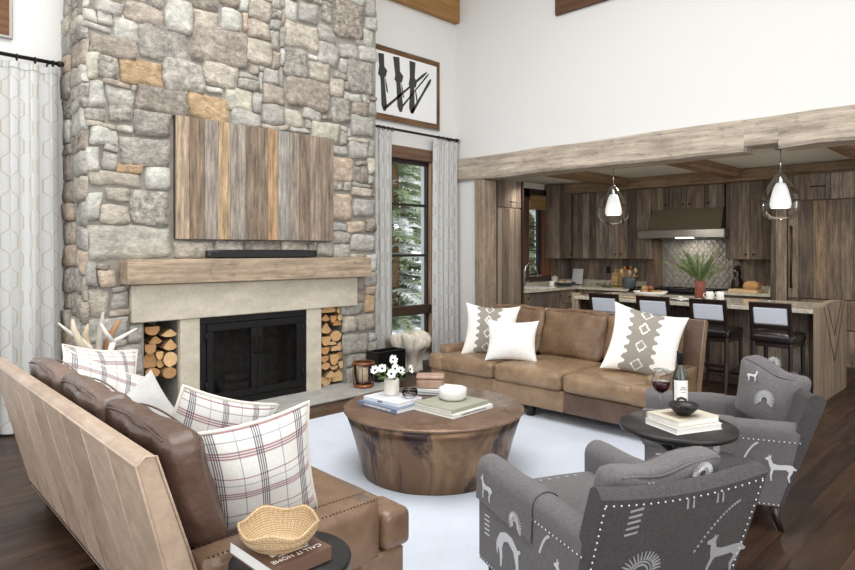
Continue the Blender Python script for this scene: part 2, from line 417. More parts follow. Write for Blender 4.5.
# ------------------------------------------------------------------ the setting
XW, YW = 6.66, 6.10                      # face of the kitchen-side wall, face of the fireplace wall
FLOORPAL = [c(92, 66, 50), c(78, 56, 44), c(66, 48, 40), c(104, 76, 56), c(72, 52, 44), c(84, 60, 46)]
m = MB(); y = -2.2
while y < 6.1:
    w = R.uniform(.12, .19); x = -2.6-R.uniform(0, 1.5)
    while x < 9.6:
        l = R.uniform(1.1, 2.4); k = jit(R.choice(FLOORPAL), .12)
        x0, x1, y0, y1 = max(x, -2.6)+.001, min(x+l, 9.6)-.001, y+.001, min(y+w, 6.1)-.001
        o = (R.uniform(0, 40), R.uniform(0, 40))
        if x1 > x0: m.add([(x0, y0, 0), (x1, y0, 0), (x1, y1, 0), (x0, y1, 0)], [(0, 1, 2, 3)], [[(p+o[0], q+o[1]) for p, q in ((x0, y0), (x1, y0), (x1, y1), (x0, y1))]], k)
        x += l
    y += w
m.add([(-2.6, -2.2, -.004), (9.6, -2.2, -.004), (9.6, 6.1, -.004), (-2.6, 6.1, -.004)], [(0, 1, 2, 3)], None, c(20, 14, 12))
m.build('floor', 'floorboards', kind='structure')
def wall_holes(name, x0, x1, z1, holes, y0, y1, mat='plaster'):
    m = MB(); p = x0
    for (a, b, za, zb) in holes:
        m.box(p, a, y0, y1, 0, z1); m.box(a, b, y0, y1, 0, za); m.box(a, b, y0, y1, zb, z1); p = b
    m.box(p, x1, y0, y1, 0, z1); return m.build(name, mat, kind='structure')
wall_holes('wall_back', -2.6, 6.95, 5.6, [(-1.3, .9, .3, 2.9), (5.35, 6.15, .22, 2.86)], YW, YW+.18)
m = MB(); m.box(XW, XW+.24, -2.2, YW, 2.74, 5.6); m.box(XW, XW+.24, 5.69, YW, 0, 2.74); m.build('wall_right', 'plaster', kind='structure')
m = MB(); m.box(-2.6, 6.9, -2.2, 6.28, 5.6, 5.7); m.build('ceiling', 'ceiling_paint', kind='structure')
wall_holes('wall_kitchen_side', 6.95, 9.75, 2.9, [(8.39, 8.93, 1.08, 2.42)], YW, YW+.18, 'ceiling_paint')
m = MB(); m.box(9.56, 9.75, -2.2, YW, 0, 2.9); m.build('wall_kitchen_back', 'ceiling_paint', kind='structure')
m = MB(); m.box(6.9, 9.75, -2.2, 6.28, 2.60, 2.9); m.build('ceiling_kitchen', 'ceiling_paint', kind='structure')
m = MB(); m.box(6.95, 9.56, -2.2, -2.05, 0, 2.72); m.build('wall_kitchen_end', 'ceiling_paint', kind='structure')
# the long reclaimed beam over the opening, with its notch, and the post that carries it
BE = c(194, 180, 164)
def hew(p, s=.012):
    q = p*2.3; return p+Vector((noise.noise(q), noise.noise(q+Vector((7, 3, 1))), noise.noise(q+Vector((2, 9, 4)))))*s
m = MB(); ys = [-2.2, -1.4, -.7, 0, .6, 1.2, 1.55, 1.88, 2.19, 2.6, 3.1, 3.6, 4.1, 4.6, 5.1, 5.6, 6.098]
# cross-section rows follow the length; the underside steps up in the notch
vs = []; fs = []; uvs = []
def sec(y, zb): return [(6.615, y, 2.79), (6.60, y, 2.74), (6.60, y, zb+.03), (6.62, y, zb), (6.95, y, zb), (6.95, y, 2.79)]
rows = []
for y in ys:
    if y == 1.88: rows += [(y, 2.475), (y+.002, 2.53)]
    elif y == 2.19: rows += [(y-.002, 2.53), (y, 2.475)]
    else: rows.append((y, 2.475))
for (y, zb) in rows:
    for p in sec(y, zb):
        q = hew(Vector(p), .016); vs.append((min(q.x, 6.95), y, q.z if p[2] < 2.7 else max(2.765, q.z)))
for i in range(len(rows)-1):
    for k in range(6):
        a, b = i*6+k, i*6+(k+1) % 6; fs.append((a, b, b+6, a+6))
        L = [0, .06, .32, .36, .69, 1.0, 1.3]
        uvs.append([(rows[i][0], L[k]), (rows[i][0], L[k+1]), (rows[i+1][0], L[k+1]), (rows[i+1][0], L[k])])
fs += [tuple(range(6))[::-1], tuple(range(len(vs)-6, len(vs)))]; uvs += [[(0, 0)]*6]*2
m.add(vs, fs, uvs, BE); m.build('trim_1', 'hewn_beam', kind='structure')
m = MB(); m.box(6.61, 6.89, 5.52, 5.70, 0, 2.47, c(162, 144, 125), 2, .02, warp=lambda p: hew(p, .012)); m.build('trim_2', 'hewn_beam', kind='structure')
# kitchen beams
m = MB(); m.box(9.0, 9.2, -.2, 6.09, 2.43, 2.598, c(142, 120, 96), 1, .012); m.build('trim_3', 'hewn_beam', kind='structure')
for i, yy in enumerate((4.72, 3.1, 1.48, -.1)):
    m = MB(); m.box(6.96, 9.0, yy-.09, yy+.09, 2.475, 2.598, c(142, 114, 86), 0, .012); m.build('trim_%d' % (4+i), 'hewn_beam', kind='structure')
# brown timbers high on the two walls
m = MB(); m.box(4.6, XW-.005, YW-.1, YW-.002, 4.72, 5.1, c(158, 118, 72), 0, .012); m.build('trim_8', 'brown_wood', kind='structure')
m = MB(); m.box(XW-.05, XW-.002, 1.5, 4.39, 4.395, 4.62, c(98, 70, 52), 1, .008); m.build('trim_9', 'brown_wood', kind='structure')
m = MB(); m.box(6.3, XW-.03, YW-.02, YW-.002, .0, .16, c(96, 78, 64), 0, .004); m.build('baseboard_back', 'brown_wood', kind='structure')

# ------------------------------------------------------------------ windows
DK = c(52, 44, 40)
w = thing('window_1', None, None, (-.05, 0, 0)); tag(w, kind='structure')
m = MB(); m.box(5.34, 6.26, YW-.05, YW+.06, 2.70, 2.86, c(110, 84, 66), 0, .006)
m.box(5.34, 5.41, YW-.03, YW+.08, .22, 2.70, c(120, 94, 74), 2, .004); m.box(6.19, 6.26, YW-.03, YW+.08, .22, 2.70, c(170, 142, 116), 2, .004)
m.box(5.34, 6.26, YW-.06, YW+.06, .14, .24, c(110, 84, 66), 0, .006); o = m.build('window_casing', 'brown_wood', w)
m = MB()
for (a, b, za, zb) in ((5.41, 6.19, 2.645, 2.70), (5.41, 6.19, .24, .29), (5.41, 5.455, .24, 2.7), (6.15, 6.19, .24, 2.7), (5.485, 5.525, .29, 2.645), (5.455, 6.15, 2.085, 2.12), (5.455, 6.15, 1.41, 1.445)):
    m.box(a, b, YW+.02, YW+.07, za, zb, DK, 2, .004)
m.build('sash', 'brown_wood', w)
m = MB(); m.box(5.40, 6.20, YW-.035, YW+.09, .635, .755, c(66, 50, 42), 0, .006); m.build('transom_rail', 'brown_wood', w)
for (a, b) in ((.29, .635), (.755, 1.41), (1.445, 2.085), (2.12, 2.645)):
    m = MB(); m.add([(5.455, YW+.045, a), (6.15, YW+.045, a), (6.15, YW+.045, b), (5.455, YW+.045, b)], [(0, 1, 2, 3)]); m.build('pane', 'window_glass', w)
w = thing('window_2', None, None, (0, 0, 0)); tag(w, kind='structure')
m = MB(); m.box(8.28, 8.40, YW-.04, YW+.06, 1.0, 2.5, c(96, 70, 54), 2, .004); m.box(8.80, 9.02, YW-.04, YW+.06, 1.0, 2.5, c(120, 80, 58), 2, .004)
m.box(8.28, 9.02, YW-.04, YW+.06, 2.36, 2.5, c(60, 48, 42), 0, .004); m.box(8.28, 9.02, YW-.05, YW+.06, .98, 1.07, c(70, 56, 48), 0, .004); m.build('window_casing', 'brown_wood', w)
m = MB()
for (a, b, za, zb) in ((8.40, 8.80, 2.32, 2.36), (8.40, 8.80, 1.07, 1.11), (8.40, 8.43, 1.07, 2.36), (8.72, 8.80, 1.07, 2.36), (8.43, 8.72, 1.48, 1.50), (8.43, 8.72, 1.88, 1.90)):
    m.box(a, b, YW+.02, YW+.07, za, zb, c(46, 46, 52), 2, .003)
m.build('sash', 'brown_wood', w)
m = MB(); m.add([(8.43, YW+.045, 1.11), (8.72, YW+.045, 1.11), (8.72, YW+.045, 2.32), (8.43, YW+.045, 2.32)], [(0, 1, 2, 3)]); m.build('pane', 'window_glass', w)
m = MB(); m.grid(lambda u, v: (8.39+u*.43, YW-.055-.018*abs(math.sin(v*PI*3)), 2.16+v*.24), 4, 18, c(150, 116, 72))
m.build('roman_blind', 'shade_fabric', label='tan folded fabric blind at the top of the kitchen sink window', cat='blind')
w = thing('window_3', None, None, (0, 0, 0)); tag(w, kind='structure')
m = MB()
for (a, b, za, zb) in ((-1.3, -1.22, .3, 2.9), (.82, .9, .3, 2.9), (-1.3, .9, 2.82, 2.9), (-1.3, .9, .3, .38), (-.24, -.18, .38, 2.82)): m.box(a, b, YW+.02, YW+.08, za, zb, DK, 2, .004)
m.build('sash', 'brown_wood', w)

# ------------------------------------------------------------------ outside
def ground(u, v):
    x, y = -6+u*26, 6.3+v*26; return (x, y, -.35+.35*noise.noise(Vector((x*.3, y*.3, 0)))+v*3.2)
m = MB(); m.grid(ground, 40, 40); m.build('snowy_ground', 'snow', kind='structure')
def conifer(x, y, h, r, seed, label):
    q = random.Random(seed); t = thing('conifer_tree', label, 'tree', (x, y, -.2))
    m = MB(); m.tube([(0, 0, 0), (.05, 0, h*.5), (0, 0, h)], [h*.022, h*.014, .01], 8, c(112, 92, 74)); m.build('trunk', 'bark', t)
    m = MB(); z = h*.03
    while z < h*.98:
        f = 1-z/h; L0 = r*(f**.8)+.1
        for k in range(int(4+3*f)):
            a = q.uniform(0, 2*PI); L = L0*q.uniform(.7, 1.1); d = Vector((math.cos(a), math.sin(a), 0)); sd = Vector((-d.y, d.x, 0))
            col = q.choice([c(172, 186, 152), c(186, 196, 170), c(158, 174, 144), c(206, 212, 196), c(232, 236, 232), c(240, 242, 242)])
            pr = Vector((0, 0, z)); N = max(4, int(L/.11))
            for i in range(1, N+1):
                s = i/N; p = Vector((0, 0, z))+d*(L*s)+Vector((0, 0, -L*.32*s*s+.06*s)); b = .17*(1.15-s)+.05
                for sg in (-1, 1):
                    for e in range(3):
                        tip = p+sd*sg*b*q.uniform(.7, 1.4)+d*b*q.uniform(.3, 1.1)+Vector((0, 0, q.uniform(-.1, .02)))
                        wv = Vector((q.uniform(-.02, .02), q.uniform(-.02, .02), .018))
                        m.add([tuple(pr), tuple(p), tuple(tip), tuple((pr+p)/2+wv)], [(0, 1, 2), (0, 2, 3)], None, col)
                pr = p
        z += h*.026+.02
    m.build('foliage', 'needle', t); return t
conifer(8.6, 9.6, 6.2, 1.7, 1, 'broad pale green conifer just outside the tall window')
conifer(10.4, 11.2, 7.5, 2.0, 2, 'tall conifer standing behind the one nearest the window')
conifer(7.3, 10.9, 5.0, 1.3, 3, 'slim conifer left of the others beyond the tall window')
conifer(14.2, 10.2, 5.5, 1.6, 4, 'conifer seen through the kitchen sink window')

# ------------------------------------------------------------------ fireplace
CX0, CX1, CY = 1.65, 4.70, 5.54
fp = thing('fireplace', 'tall natural stone fireplace with sandstone surround and timber mantel', 'fireplace', (3.17, CY, 0))
LT = fp.location
def part(mb, name, mat, parent=fp, **k):
    mb.v = [(x-LT.x, y-LT.y, z-LT.z) for x, y, z in mb.v]; return mb.build(name, mat, parent, **k)
SK = dict(m=(*c(166, 160, 151), .8), n=(*c(154, 145, 134), .9), o=(*c(190, 163, 130), .35), p=(*c(186, 168, 150), .3), t=(*c(184, 175, 161), .35),
          b=(*c(168, 157, 144), .4), l=(*c(192, 189, 180), .15), L=(*c(188, 184, 172), .2), g=(*c(172, 168, 160), .25), e=(*c(184, 180, 164), .25))
STONES="2.04 2.49 3.15 3.47 m;2.50 3.08 3.22 3.59 n;1.88 2.27 2.90 3.13 o;2.26 2.64 2.90 3.20 m;2.63 2.97 3.01 3.28 t;2.49 2.88 2.69 2.93 o;2.03 2.50 2.67 2.92 n;1.94 2.29 3.42 3.61 b;2.29 2.51 3.43 3.72 l;1.85 2.07 3.26 3.47 l;1.73 1.85 3.36 3.46 l;1.71 1.94 3.44 3.55 g;2.80 3.00 3.56 3.78 l;2.52 2.78 3.54 3.70 t;3.05 3.33 3.32 3.55 t;2.86 3.13 2.82 3.05 e;1.80 2.03 2.75 2.86 l;1.80 2.03 2.57 2.77 m;2.03 2.33 2.49 2.69 m;1.89 2.33 2.21 2.48 m;1.66 1.89 2.34 2.51 l;1.64 1.79 2.66 2.88 l;1.64 1.74 2.87 3.11 e;1.64 2.04 3.09 3.27 b;1.64 1.75 2.13 2.33 l;1.64 2.08 2.02 2.15 t;2.11 2.33 2.02 2.22 l;1.87 2.09 2.14 2.23 o;2.89 3.22 2.67 2.84 g;3.47 3.90 3.58 3.85 t;3.88 4.16 3.48 3.72 g;3.51 4.05 2.97 3.29 b;3.47 3.70 2.74 2.94 t;4.03 4.36 2.24 2.53 p;4.27 4.65 3.25 3.64 m;3.78 4.05 3.28 3.50 t;4.16 4.42 3.61 3.77 g;4.11 4.51 3.83 4.25 n;4.39 4.66 3.80 4.01 l;4.34 4.66 2.78 3.02 g;4.07 4.32 2.88 3.16 m;3.79 4.16 2.65 2.87 e;3.71 3.94 2.86 2.98 g;4.34 4.58 3.01 3.16 b;4.30 4.57 2.52 2.71 g;3.90 4.11 3.72 3.92 g;4.05 4.22 3.15 3.36 t;4.22 4.48 3.14 3.23 l;3.65 3.90 3.88 4.08 g;3.47 3.77 3.27 3.56 m;1.64 2.34 1.42 1.71 L;2.35 2.73 1.42 1.59 t;1.97 2.32 1.71 2.01 m;1.75 1.97 1.71 1.88 t;1.64 1.75 1.73 1.97 l;1.60 1.74 1.20 1.41 g;1.59 1.81 0.96 1.19 t;1.83 1.96 1.00 1.15 g;1.75 1.87 1.20 1.35 p;1.59 1.97 0.74 0.95 g;1.83 2.09 0.44 0.71 g;1.98 2.09 0.71 0.88 g;4.03 4.34 1.83 2.12 p;4.36 4.68 1.88 2.07 g;4.27 4.53 1.69 1.83 p;4.33 4.68 1.48 1.68 l;4.20 4.52 0.79 0.91 g;4.22 4.41 0.58 0.78 t;4.42 4.68 0.58 0.78 t;4.23 4.58 0.35 0.56 g;4.54 4.68 0.78 1.01 o;4.37 4.52 0.91 1.02 p;3.88 4.09 1.43 1.59 g"
GS = .05; NX, NZ = 62, 112
occ = set()
def block(x0, x1, z0, z1):
    for i in range(NX):
        for k in range(NZ):
            x, z = CX0-.02+(i+.5)*GS, (k+.5)*GS
            if x0 < x < x1 and z0 < z < z1: occ.add((i, k))
for b4 in ((2.35, 4.055, 1.6, 2.69), (1.84, 4.46, 1.21, 1.42), (1.98, 4.38, .886, 1.21), (2.09, 4.26, -1, .9)): block(*b4)
fs_ = []
for sgl in STONES.split(';'):
    a = sgl.split(); x0, x1, z0, z1 = map(float, a[:4]); x0 = max(x0, CX0); x1 = min(x1, CX1)
    fs_.append((x0, x1, z0, z1, SK[a[4]])); block(x0-.012, x1+.012, z0-.012, z1+.012)
SPAL = [SK[k] for k in 'mmnptbllLggggettbmtgmb']
def fill(nx, nz, occ, ox, xm):
    out = []
    for k in range(nz):
        for i in range(nx):
            if (i, k) in occ: continue
            OPT = [(3, 2), (4, 2), (4, 3), (5, 3), (6, 4), (7, 4), (5, 2), (6, 3), (3, 3), (8, 4), (4, 4), (6, 2)]
            W, H = max(R.choice(OPT), R.choice(OPT), key=lambda q: q[0]*q[1])
            w = 0
            while w < W and i+w < nx and (i+w, k) not in occ: w += 1
            h = 1
            while h < H and k+h < nz and all((i+q, k+h) not in occ for q in range(w)): h += 1
            for a in range(w):
                for b in range(h): occ.add((i+a, k+b))
            out.append((ox+i*GS, min(xm, ox+(i+w)*GS), k*GS, (k+h)*GS, R.choice(SPAL)))
    return out
fs_ += fill(NX, NZ, occ, CX0-.02, CX1)
def stones(mb, rects, toP, corner=None):
    for (x0, x1, z0, z1, col) in rects:
        g = .0025; hw, hh = (x1-x0)/2-g, (z1-z0)/2-g
        if hw < .012 or hh < .012: continue
        mx, mz = (x0+x1)/2, (z0+z1)/2; nu, nv = max(4, int(hw/.022)), max(4, int(hh/.022)); sd = R.uniform(0, 90); out = R.uniform(.0, .028)
        col = (*jit(col, .1), col[3]*R.uniform(.6, 1.2)); rnd = R.uniform(.005, .012); sk = R.uniform(-.03, .03)
        ts = lambda n: [-1]+[-1+2*(i+.0)/(n-2)*.93+.07-.0 if n > 2 else 0 for i in range(n-1)]+[1]
        U = [-1, -.94]+[-.94+1.88*i/nu for i in range(1, nu)]+[.94, 1]; V = [-1, -.94]+[-.94+1.88*i/nv for i in range(1, nv)]+[.94, 1]
        vs = []; fs = []; nU = len(U)
        for v in V:
            for u in U:
                cu, cv = abs(u)**6, abs(v)**6
                q = Vector((mx*3+u*hw*6+sd, mz*3+v*hh*6, sd))
                px = mx+u*hw*(1-.05*cv*cu); pz = mz+v*hh*(1-.09*cv*cu); w = Vector((px*4.2, pz*4.2, 3)); w2 = w*3.1
                px += noise.noise(w)*.034+noise.noise(w2)*.012; pz += noise.noise(w+Vector((9, 4, 7)))*.030+noise.noise(w2+Vector((3, 8, 1)))*.012
                edge = max(abs(u), abs(v)); d = out+.018+noise.noise(q*1.1)*.012+noise.noise(q*2.7)*.007
                if edge > .99: d = -.012
                elif edge > .93: d -= rnd*.7
                vs.append(toP(px, d, pz))
        for j in range(len(V)-1):
            for i in range(nU-1):
                a = j*nU+i; fs.append((a, a+1, a+nU+1, a+nU))
        mb.add(vs, fs, None, col, 0, True)
m = MB(); stones(m, fs_, lambda x, d, z: (x, CY-d, z))
# the return on the left side
so = set(); sr = fill(12, 112, so, 0, .57)
stones(m, sr, lambda s, d, z: (CX0-d-.004, YW-.004-s, z))
part(m, 'stonework', 'field_stone')
m = MB()
for (a, b, za, zb) in ((CX0, 2.10, 0, .89), (4.256, CX1, 0, .89), (CX0, CX1, .89, 5.59), (2.396, 2.585, 0, .885), (3.73, 3.92, 0, .885)): m.box(a, b, CY+.004, YW-.002, za, zb)
m.box(CX0, CX1, YW-.08, YW-.002, 0, .9); part(m, 'mortar_core', 'mortar')
m = MB(); m.box(2.02, 4.36, CY+.06, YW-.09, 0, .03); part(m, 'niche_floor', 'hearth_slab')
m = MB(); m.box(1.98, 4.38, CY-.07, CY+.03, .886, 1.205, (1, 1, 1), 0, .008, warp=lambda p: hew(p, .006)); part(m, 'lintel', 'sandstone')
for (a, b) in ((2.40, 2.583), (3.732, 3.918)):
    m = MB(); m.box(a, b, CY-.04, CY+.02, .02, .886, (1, 1, 1), 2, .006); part(m, 'jamb', 'sandstone')
m = MB(); m.box(1.72, 4.62, 5.04, CY+.06, .002, .035, (1, 1, 1), 0, .01, warp=lambda p: hew(p, .008) if p.z > .01 else p); part(m, 'hearth_stone', 'hearth_slab')
m = MB(); n0 = 1
for i in range(n0):                                      # adzed mantel timber: facets along its face
    a = 1.90+i*(4.47-1.90)/n0; b = 1.90+(i+1)*(4.47-1.90)/n0; k = c(178, 158, 136)
    m.box(a, b, 5.34+R.uniform(0, .006), CY+.02, 1.215, 1.42, k, 0, .004, warp=lambda p: hew(p, .01))
part(m, 'mantel', 'hewn_beam')
m = MB(); m.box(2.585, 3.73, 6.0, 6.02, .03, .88); m.box(2.585, 2.62, CY+.02, 6.0, .03, .88); m.box(3.695, 3.73, CY+.02, 6.0, .03, .88); m.box(2.585, 3.73, CY+.02, 6.0, .86, .88); m.box(2.585, 3.73, CY+.02, 6.0, .0, .035)
part(m, 'firebox', 'soot_brick')
ft = CY-.035
m = MB()
for (a, b, za, zb) in ((2.585, 3.73, .82, .882), (2.585, 3.73, .03, .10), (2.585, 2.645, .10, .82), (3.67, 3.73, .10, .82)): m.box(a, b, ft, ft+.04, za, zb, (1, 1, 1), 2, .004)
part(m, 'door_surround', 'black_iron')
for i, (a, b) in enumerate(((2.648, 3.156), (3.159, 3.667))):
    m = MB()
    for (x0, x1, za, zb) in ((a, b, .75, .818), (a, b, .103, .17), (a, a+.062, .17, .75), (b-.062, b, .17, .75)): m.box(x0, x1, ft-.012, ft+.02, za, zb, (1, 1, 1), 2, .004)
    for z in (.25, .7):
        x = a-.01 if i == 0 else b+.01; m.tube([(x, ft-.015, z-.035), (x, ft-.015, z+.035)], .011, 8)
    d = part(m, 'fire_door', 'black_iron')
    m = MB(); m.add([(a+.06, ft+.008, .168), (b-.06, ft+.008, .168), (b-.06, ft+.008, .752), (a+.06, ft+.008, .752)], [(0, 1, 2, 3)]); part(m, 'mesh_screen', 'screen_mesh', d)
    x = b-.03 if i == 0 else a+.03; m = MB(); m.tube([(x, ft-.012, .5), (x, ft-.04, .5), (x, ft-.045, .51), (x, ft-.045, .64), (x, ft-.04, .65), (x, ft-.012, .65)], .007, 6); part(m, 'door_handle', 'black_iron', d)
m = MB()
for i in range(6): m.tube([(2.85+i*.12, 5.62, .09), (2.85+i*.12, 5.85, .09)], .009, 6)
m.tube([(2.82, 5.66, .08), (3.48, 5.66, .08)], .009, 6); m.tube([(2.82, 5.82, .08), (3.48, 5.82, .08)], .009, 6)
for x in (2.86, 3.44):
    for y in (5.66, 5.82): m.tube([(x, y, .035), (x, y, .08)], .009, 6)
m.build('fire_grate', 'black_iron', label='black iron log grate inside the firebox behind the mesh doors', cat='grate')
for i, (x0, x1, y, z, r, lb) in enumerate(((2.86, 3.42, 5.67, .15, .05, 'pale charred log at the front of the fire grate'), (2.9, 3.4, 5.79, .155, .055, 'dark charred log at the back of the fire grate'), (2.95, 3.3, 5.73, .245, .045, 'charred log lying on top of the two others in the grate'))):
    m = MB(); m.tube([(x0+(x1-x0)*k/5, y+.02*math.sin(k*2+i), z+.008*math.sin(k+i)) for k in range(6)], [r, r*1.05, r*.95, r*1.02, r, r*.95], 10)
    m.build('firewood_log', 'charred', label=lb, cat='log')
# split logs stacked in the two niches
LOGL="2.117 2.246 0.761 0.848;2.246 2.415 0.727 0.806;2.154 2.289 0.670 0.752;2.260 2.415 0.608 0.717;2.117 2.217 0.598 0.696;2.117 2.231 0.444 0.597;2.211 2.275 0.542 0.624;2.275 2.399 0.466 0.599;2.231 2.304 0.460 0.548;2.131 2.260 0.383 0.470;2.266 2.393 0.364 0.461"
LOGR="3.962 4.163 0.810 0.879;4.163 4.237 0.805 0.875;3.953 4.081 0.729 0.813;4.085 4.170 0.714 0.800;4.173 4.247 0.727 0.799;3.953 4.124 0.589 0.722;4.130 4.250 0.661 0.723;3.969 4.085 0.469 0.585;4.091 4.240 0.502 0.618;3.962 4.075 0.377 0.465;4.072 4.177 0.458 0.501;4.183 4.257 0.394 0.483;4.085 4.183 0.393 0.452;3.962 4.065 0.291 0.373;4.072 4.190 0.252 0.388;4.197 4.271 0.198 0.293;3.962 4.081 0.211 0.285;4.197 4.257 0.299 0.388;4.091 4.197 0.194 0.245;3.994 4.170 0.118 0.197;4.180 4.281 0.112 0.193;3.969 4.111 -0.001 0.118;4.117 4.271 -0.017 0.110"
def log_shape(hw, hh, kind):
    P = []; N = 14
    for i in range(N):
        t = 2*PI*i/N+.1; x, z = math.cos(t), math.sin(t)
        if kind == 1: z = max(z, -.35)*1.3-.15            # half round, flat below
        if kind == 2: z = min(z, .3)*1.35+.25
        if kind == 3: x, z = x*.9, max(-.9, min(z, 1-abs(x)*1.5)) # wedge
        P.append((x*hw*(1+R.uniform(-.07, .07)), z*hh*(1+R.uniform(-.07, .07))))
    return P
def firewood(text, side):
    rs = [tuple(map(float, q.split())) for q in text.split(';')]
    lo = min(q[0] for q in rs); hi = max(q[1] for q in rs)
    rs.sort(key=lambda q: q[2]+q[3]); n = len(rs)
    for i, (x0, x1, z0, z1) in enumerate(rs):
        mx, mz = (x0+x1)/2, (z0+z1)/2
        hw, hh = (x1-x0)/2*1.0, (z1-z0)/2*1.0; z0 = max(z0, .032)
        mz = max(mz, .035+hh); dy = R.uniform(-.02, .03); L = R.uniform(.3, .38)
        m = MB(Matrix(((1, 0, 0, 0), (0, 0, 1, 0), (0, 1, 0, 0), (0, 0, 0, 1))))
        P = log_shape(hw, hh, R.choice([0, 1, 1, 2, 3])); col = jit(R.choice([c(214, 172, 122), c(200, 152, 104), c(224, 186, 140), c(190, 146, 102)]), .06)
        m.prism(P, 0, L, col, 0, 1)
        where = 'left' if mx < lo+(hi-lo)*.4 else 'right' if mx > lo+(hi-lo)*.6 else 'middle'
        rank = 'bottom' if i == 0 else 'top' if i == n-1 else ('%s from the %s' % (['', 'second', 'third', 'fourth', 'fifth', 'sixth', 'seventh', 'eighth', 'ninth', 'tenth', 'eleventh', 'twelfth'][(i if i < n/2 else n-1-i)], 'bottom' if i < n/2 else 'top'))
        m.build('firewood_log', ['cut_wood', 'bark'], loc=(mx, CY+.03+dy, mz), label='split log in the %s firewood niche, %s, on the %s' % (side, rank, where), cat='log', group='split logs stacked in the %s niche' % side)
firewood(LOGL, 'left-hand'); firewood(LOGR, 'right-hand')
# boarded panel over the mantel
t = thing('wood_wall_panel', 'panel of mixed reclaimed vertical boards set into the stone above the mantel', 'wall panel', (3.2, CY, 1.597))
bw = [.12, .14, .13, .12, .16, .12, .12, .11, .13, .12, .13, .14, .16]; bc = [(186, 164, 140), (142, 124, 106), (166, 154, 142), (190, 164, 132), (162, 152, 140), (138, 122, 106), (146, 128, 110), (190, 156, 122), (166, 160, 152), (160, 148, 134), (140, 122, 106), (158, 142, 126), (148, 132, 116)]
m = MB(); x = -.85; sc = 1.70/sum(bw)
for k, wd in zip(bc, bw):
    wd *= sc; m.box(x+.001, x+wd-.001, -.075, -.048-R.uniform(0, .008), 0, 1.09, c(*k), 2, .003); x += wd
m.build('board_panel', 'old_wood', t)
m = MB(); m.box(-.845, .845, -.045, .0, .004, 1.085, c(88, 72, 60), 2, .002); m.build('backing', 'brown_wood', t)
m = MB(); m.soft(0, 0, .04, 1.18, .07, .08, .02, n=6); o = m.build('sound_bar', 'black_lacquer', loc=(3.18, 5.40, 1.423), label='long black sound bar lying on the timber mantel', cat='speaker')
m = MB(); m.box(-.56, .56, -.038, -.0345, -.025, .025, (1, 1, 1), 0, .001); m.v = [(x, y, z+.036) for x, y, z in m.v]; m.build('grille', 'black_lacquer', o)
# candle lantern
t = thing('candle_lantern', 'copper rimmed glass lantern standing on the hearth right of the logs', 'lantern', (4.29, 5.26, .036))
m = MB(); m.lathe([(.10, 0), (.105, .012), (.10, .03), (.085, .035)], n=24, col=(1, 1, 1)); m.build('base', 'lantern_copper', t)
m = MB(); m.lathe([(.085, .03), (.098, .12), (.105, .2), (.11, .26)], n=24); m.build('glass_cylinder', 'amber_glass', t)
m = MB(); m.lathe([(.1125, .245), (.118, .25), (.118, .268), (.110, .27), (.109, .25)], n=24); m.build('rim', 'lantern_copper', t)
for k in range(4):
    a = PI/4+k*PI/2; m = MB(); m.tube([(math.cos(a)*.103, math.sin(a)*.103, .01), (math.cos(a)*.112, math.sin(a)*.112, .14), (math.cos(a)*.117, math.sin(a)*.117, .26)], .005, 6); m.build('strut', 'lantern_copper', t)
o = MB(); o.lathe([(.001, 0), (.05, 0), (.05, .17), (.045, .176), (.001, .172)], n=20); o.build('pillar_candle', 'candle_wax', loc=(4.29, 5.26, .074), label='thick white pillar candle inside the copper lantern', cat='candle')
# firewood box and driftwood stump
t = thing('log_box', 'open black wooden box on the hearth beside the chimney corner', 'box', (4.735, 5.40, .036))
m = MB(); m.box(-.21, .21, -.10, -.085, 0, .33, (1, 1, 1), 0, .003); m.box(-.21, .21, .085, .10, 0, .33, (1, 1, 1), 0, .003); m.box(-.21, -.195, -.085, .085, 0, .33, (1, 1, 1), 0, .003); m.box(.195, .21, -.085, .085, 0, .33, (1, 1, 1), 0, .003); m.box(-.195, .195, -.085, .085, 0, .015)
m.build('box_shell', 'black_lacquer', t)
m = MB(); m.box(-.06, .06, -.106, -.1, .2, .23, (1, 1, 1), 0, .003); m.build('handle', 'rod_iron', t)
def stump(r, z, a):
    q = Vector((math.cos(a)*1.3, math.sin(a)*1.3, z*2.2)); k = 1+.26*noise.noise(q*1.6)+.16*abs(noise.noise(q*4))+.09*math.sin(a*3+z*4)
    return r*k, z+(.035*math.sin(a*2+1) if z > .3 else 0)
m = MB(); m.lathe([(.001, 0), (.135, 0), (.145, .03), (.14, .07), (.135, .12), (.142, .17), (.16, .22), (.185, .26), (.21, .3), (.23, .34), (.24, .38), (.245, .42), (.23, .455), (.18, .465), (.1, .45), (.001, .44)], n=64, wob=stump)
m.build('driftwood_stump', 'driftwood', loc=(5.36, 5.66, .0), label='pale gnarled driftwood stump under the tall window', cat='stump')
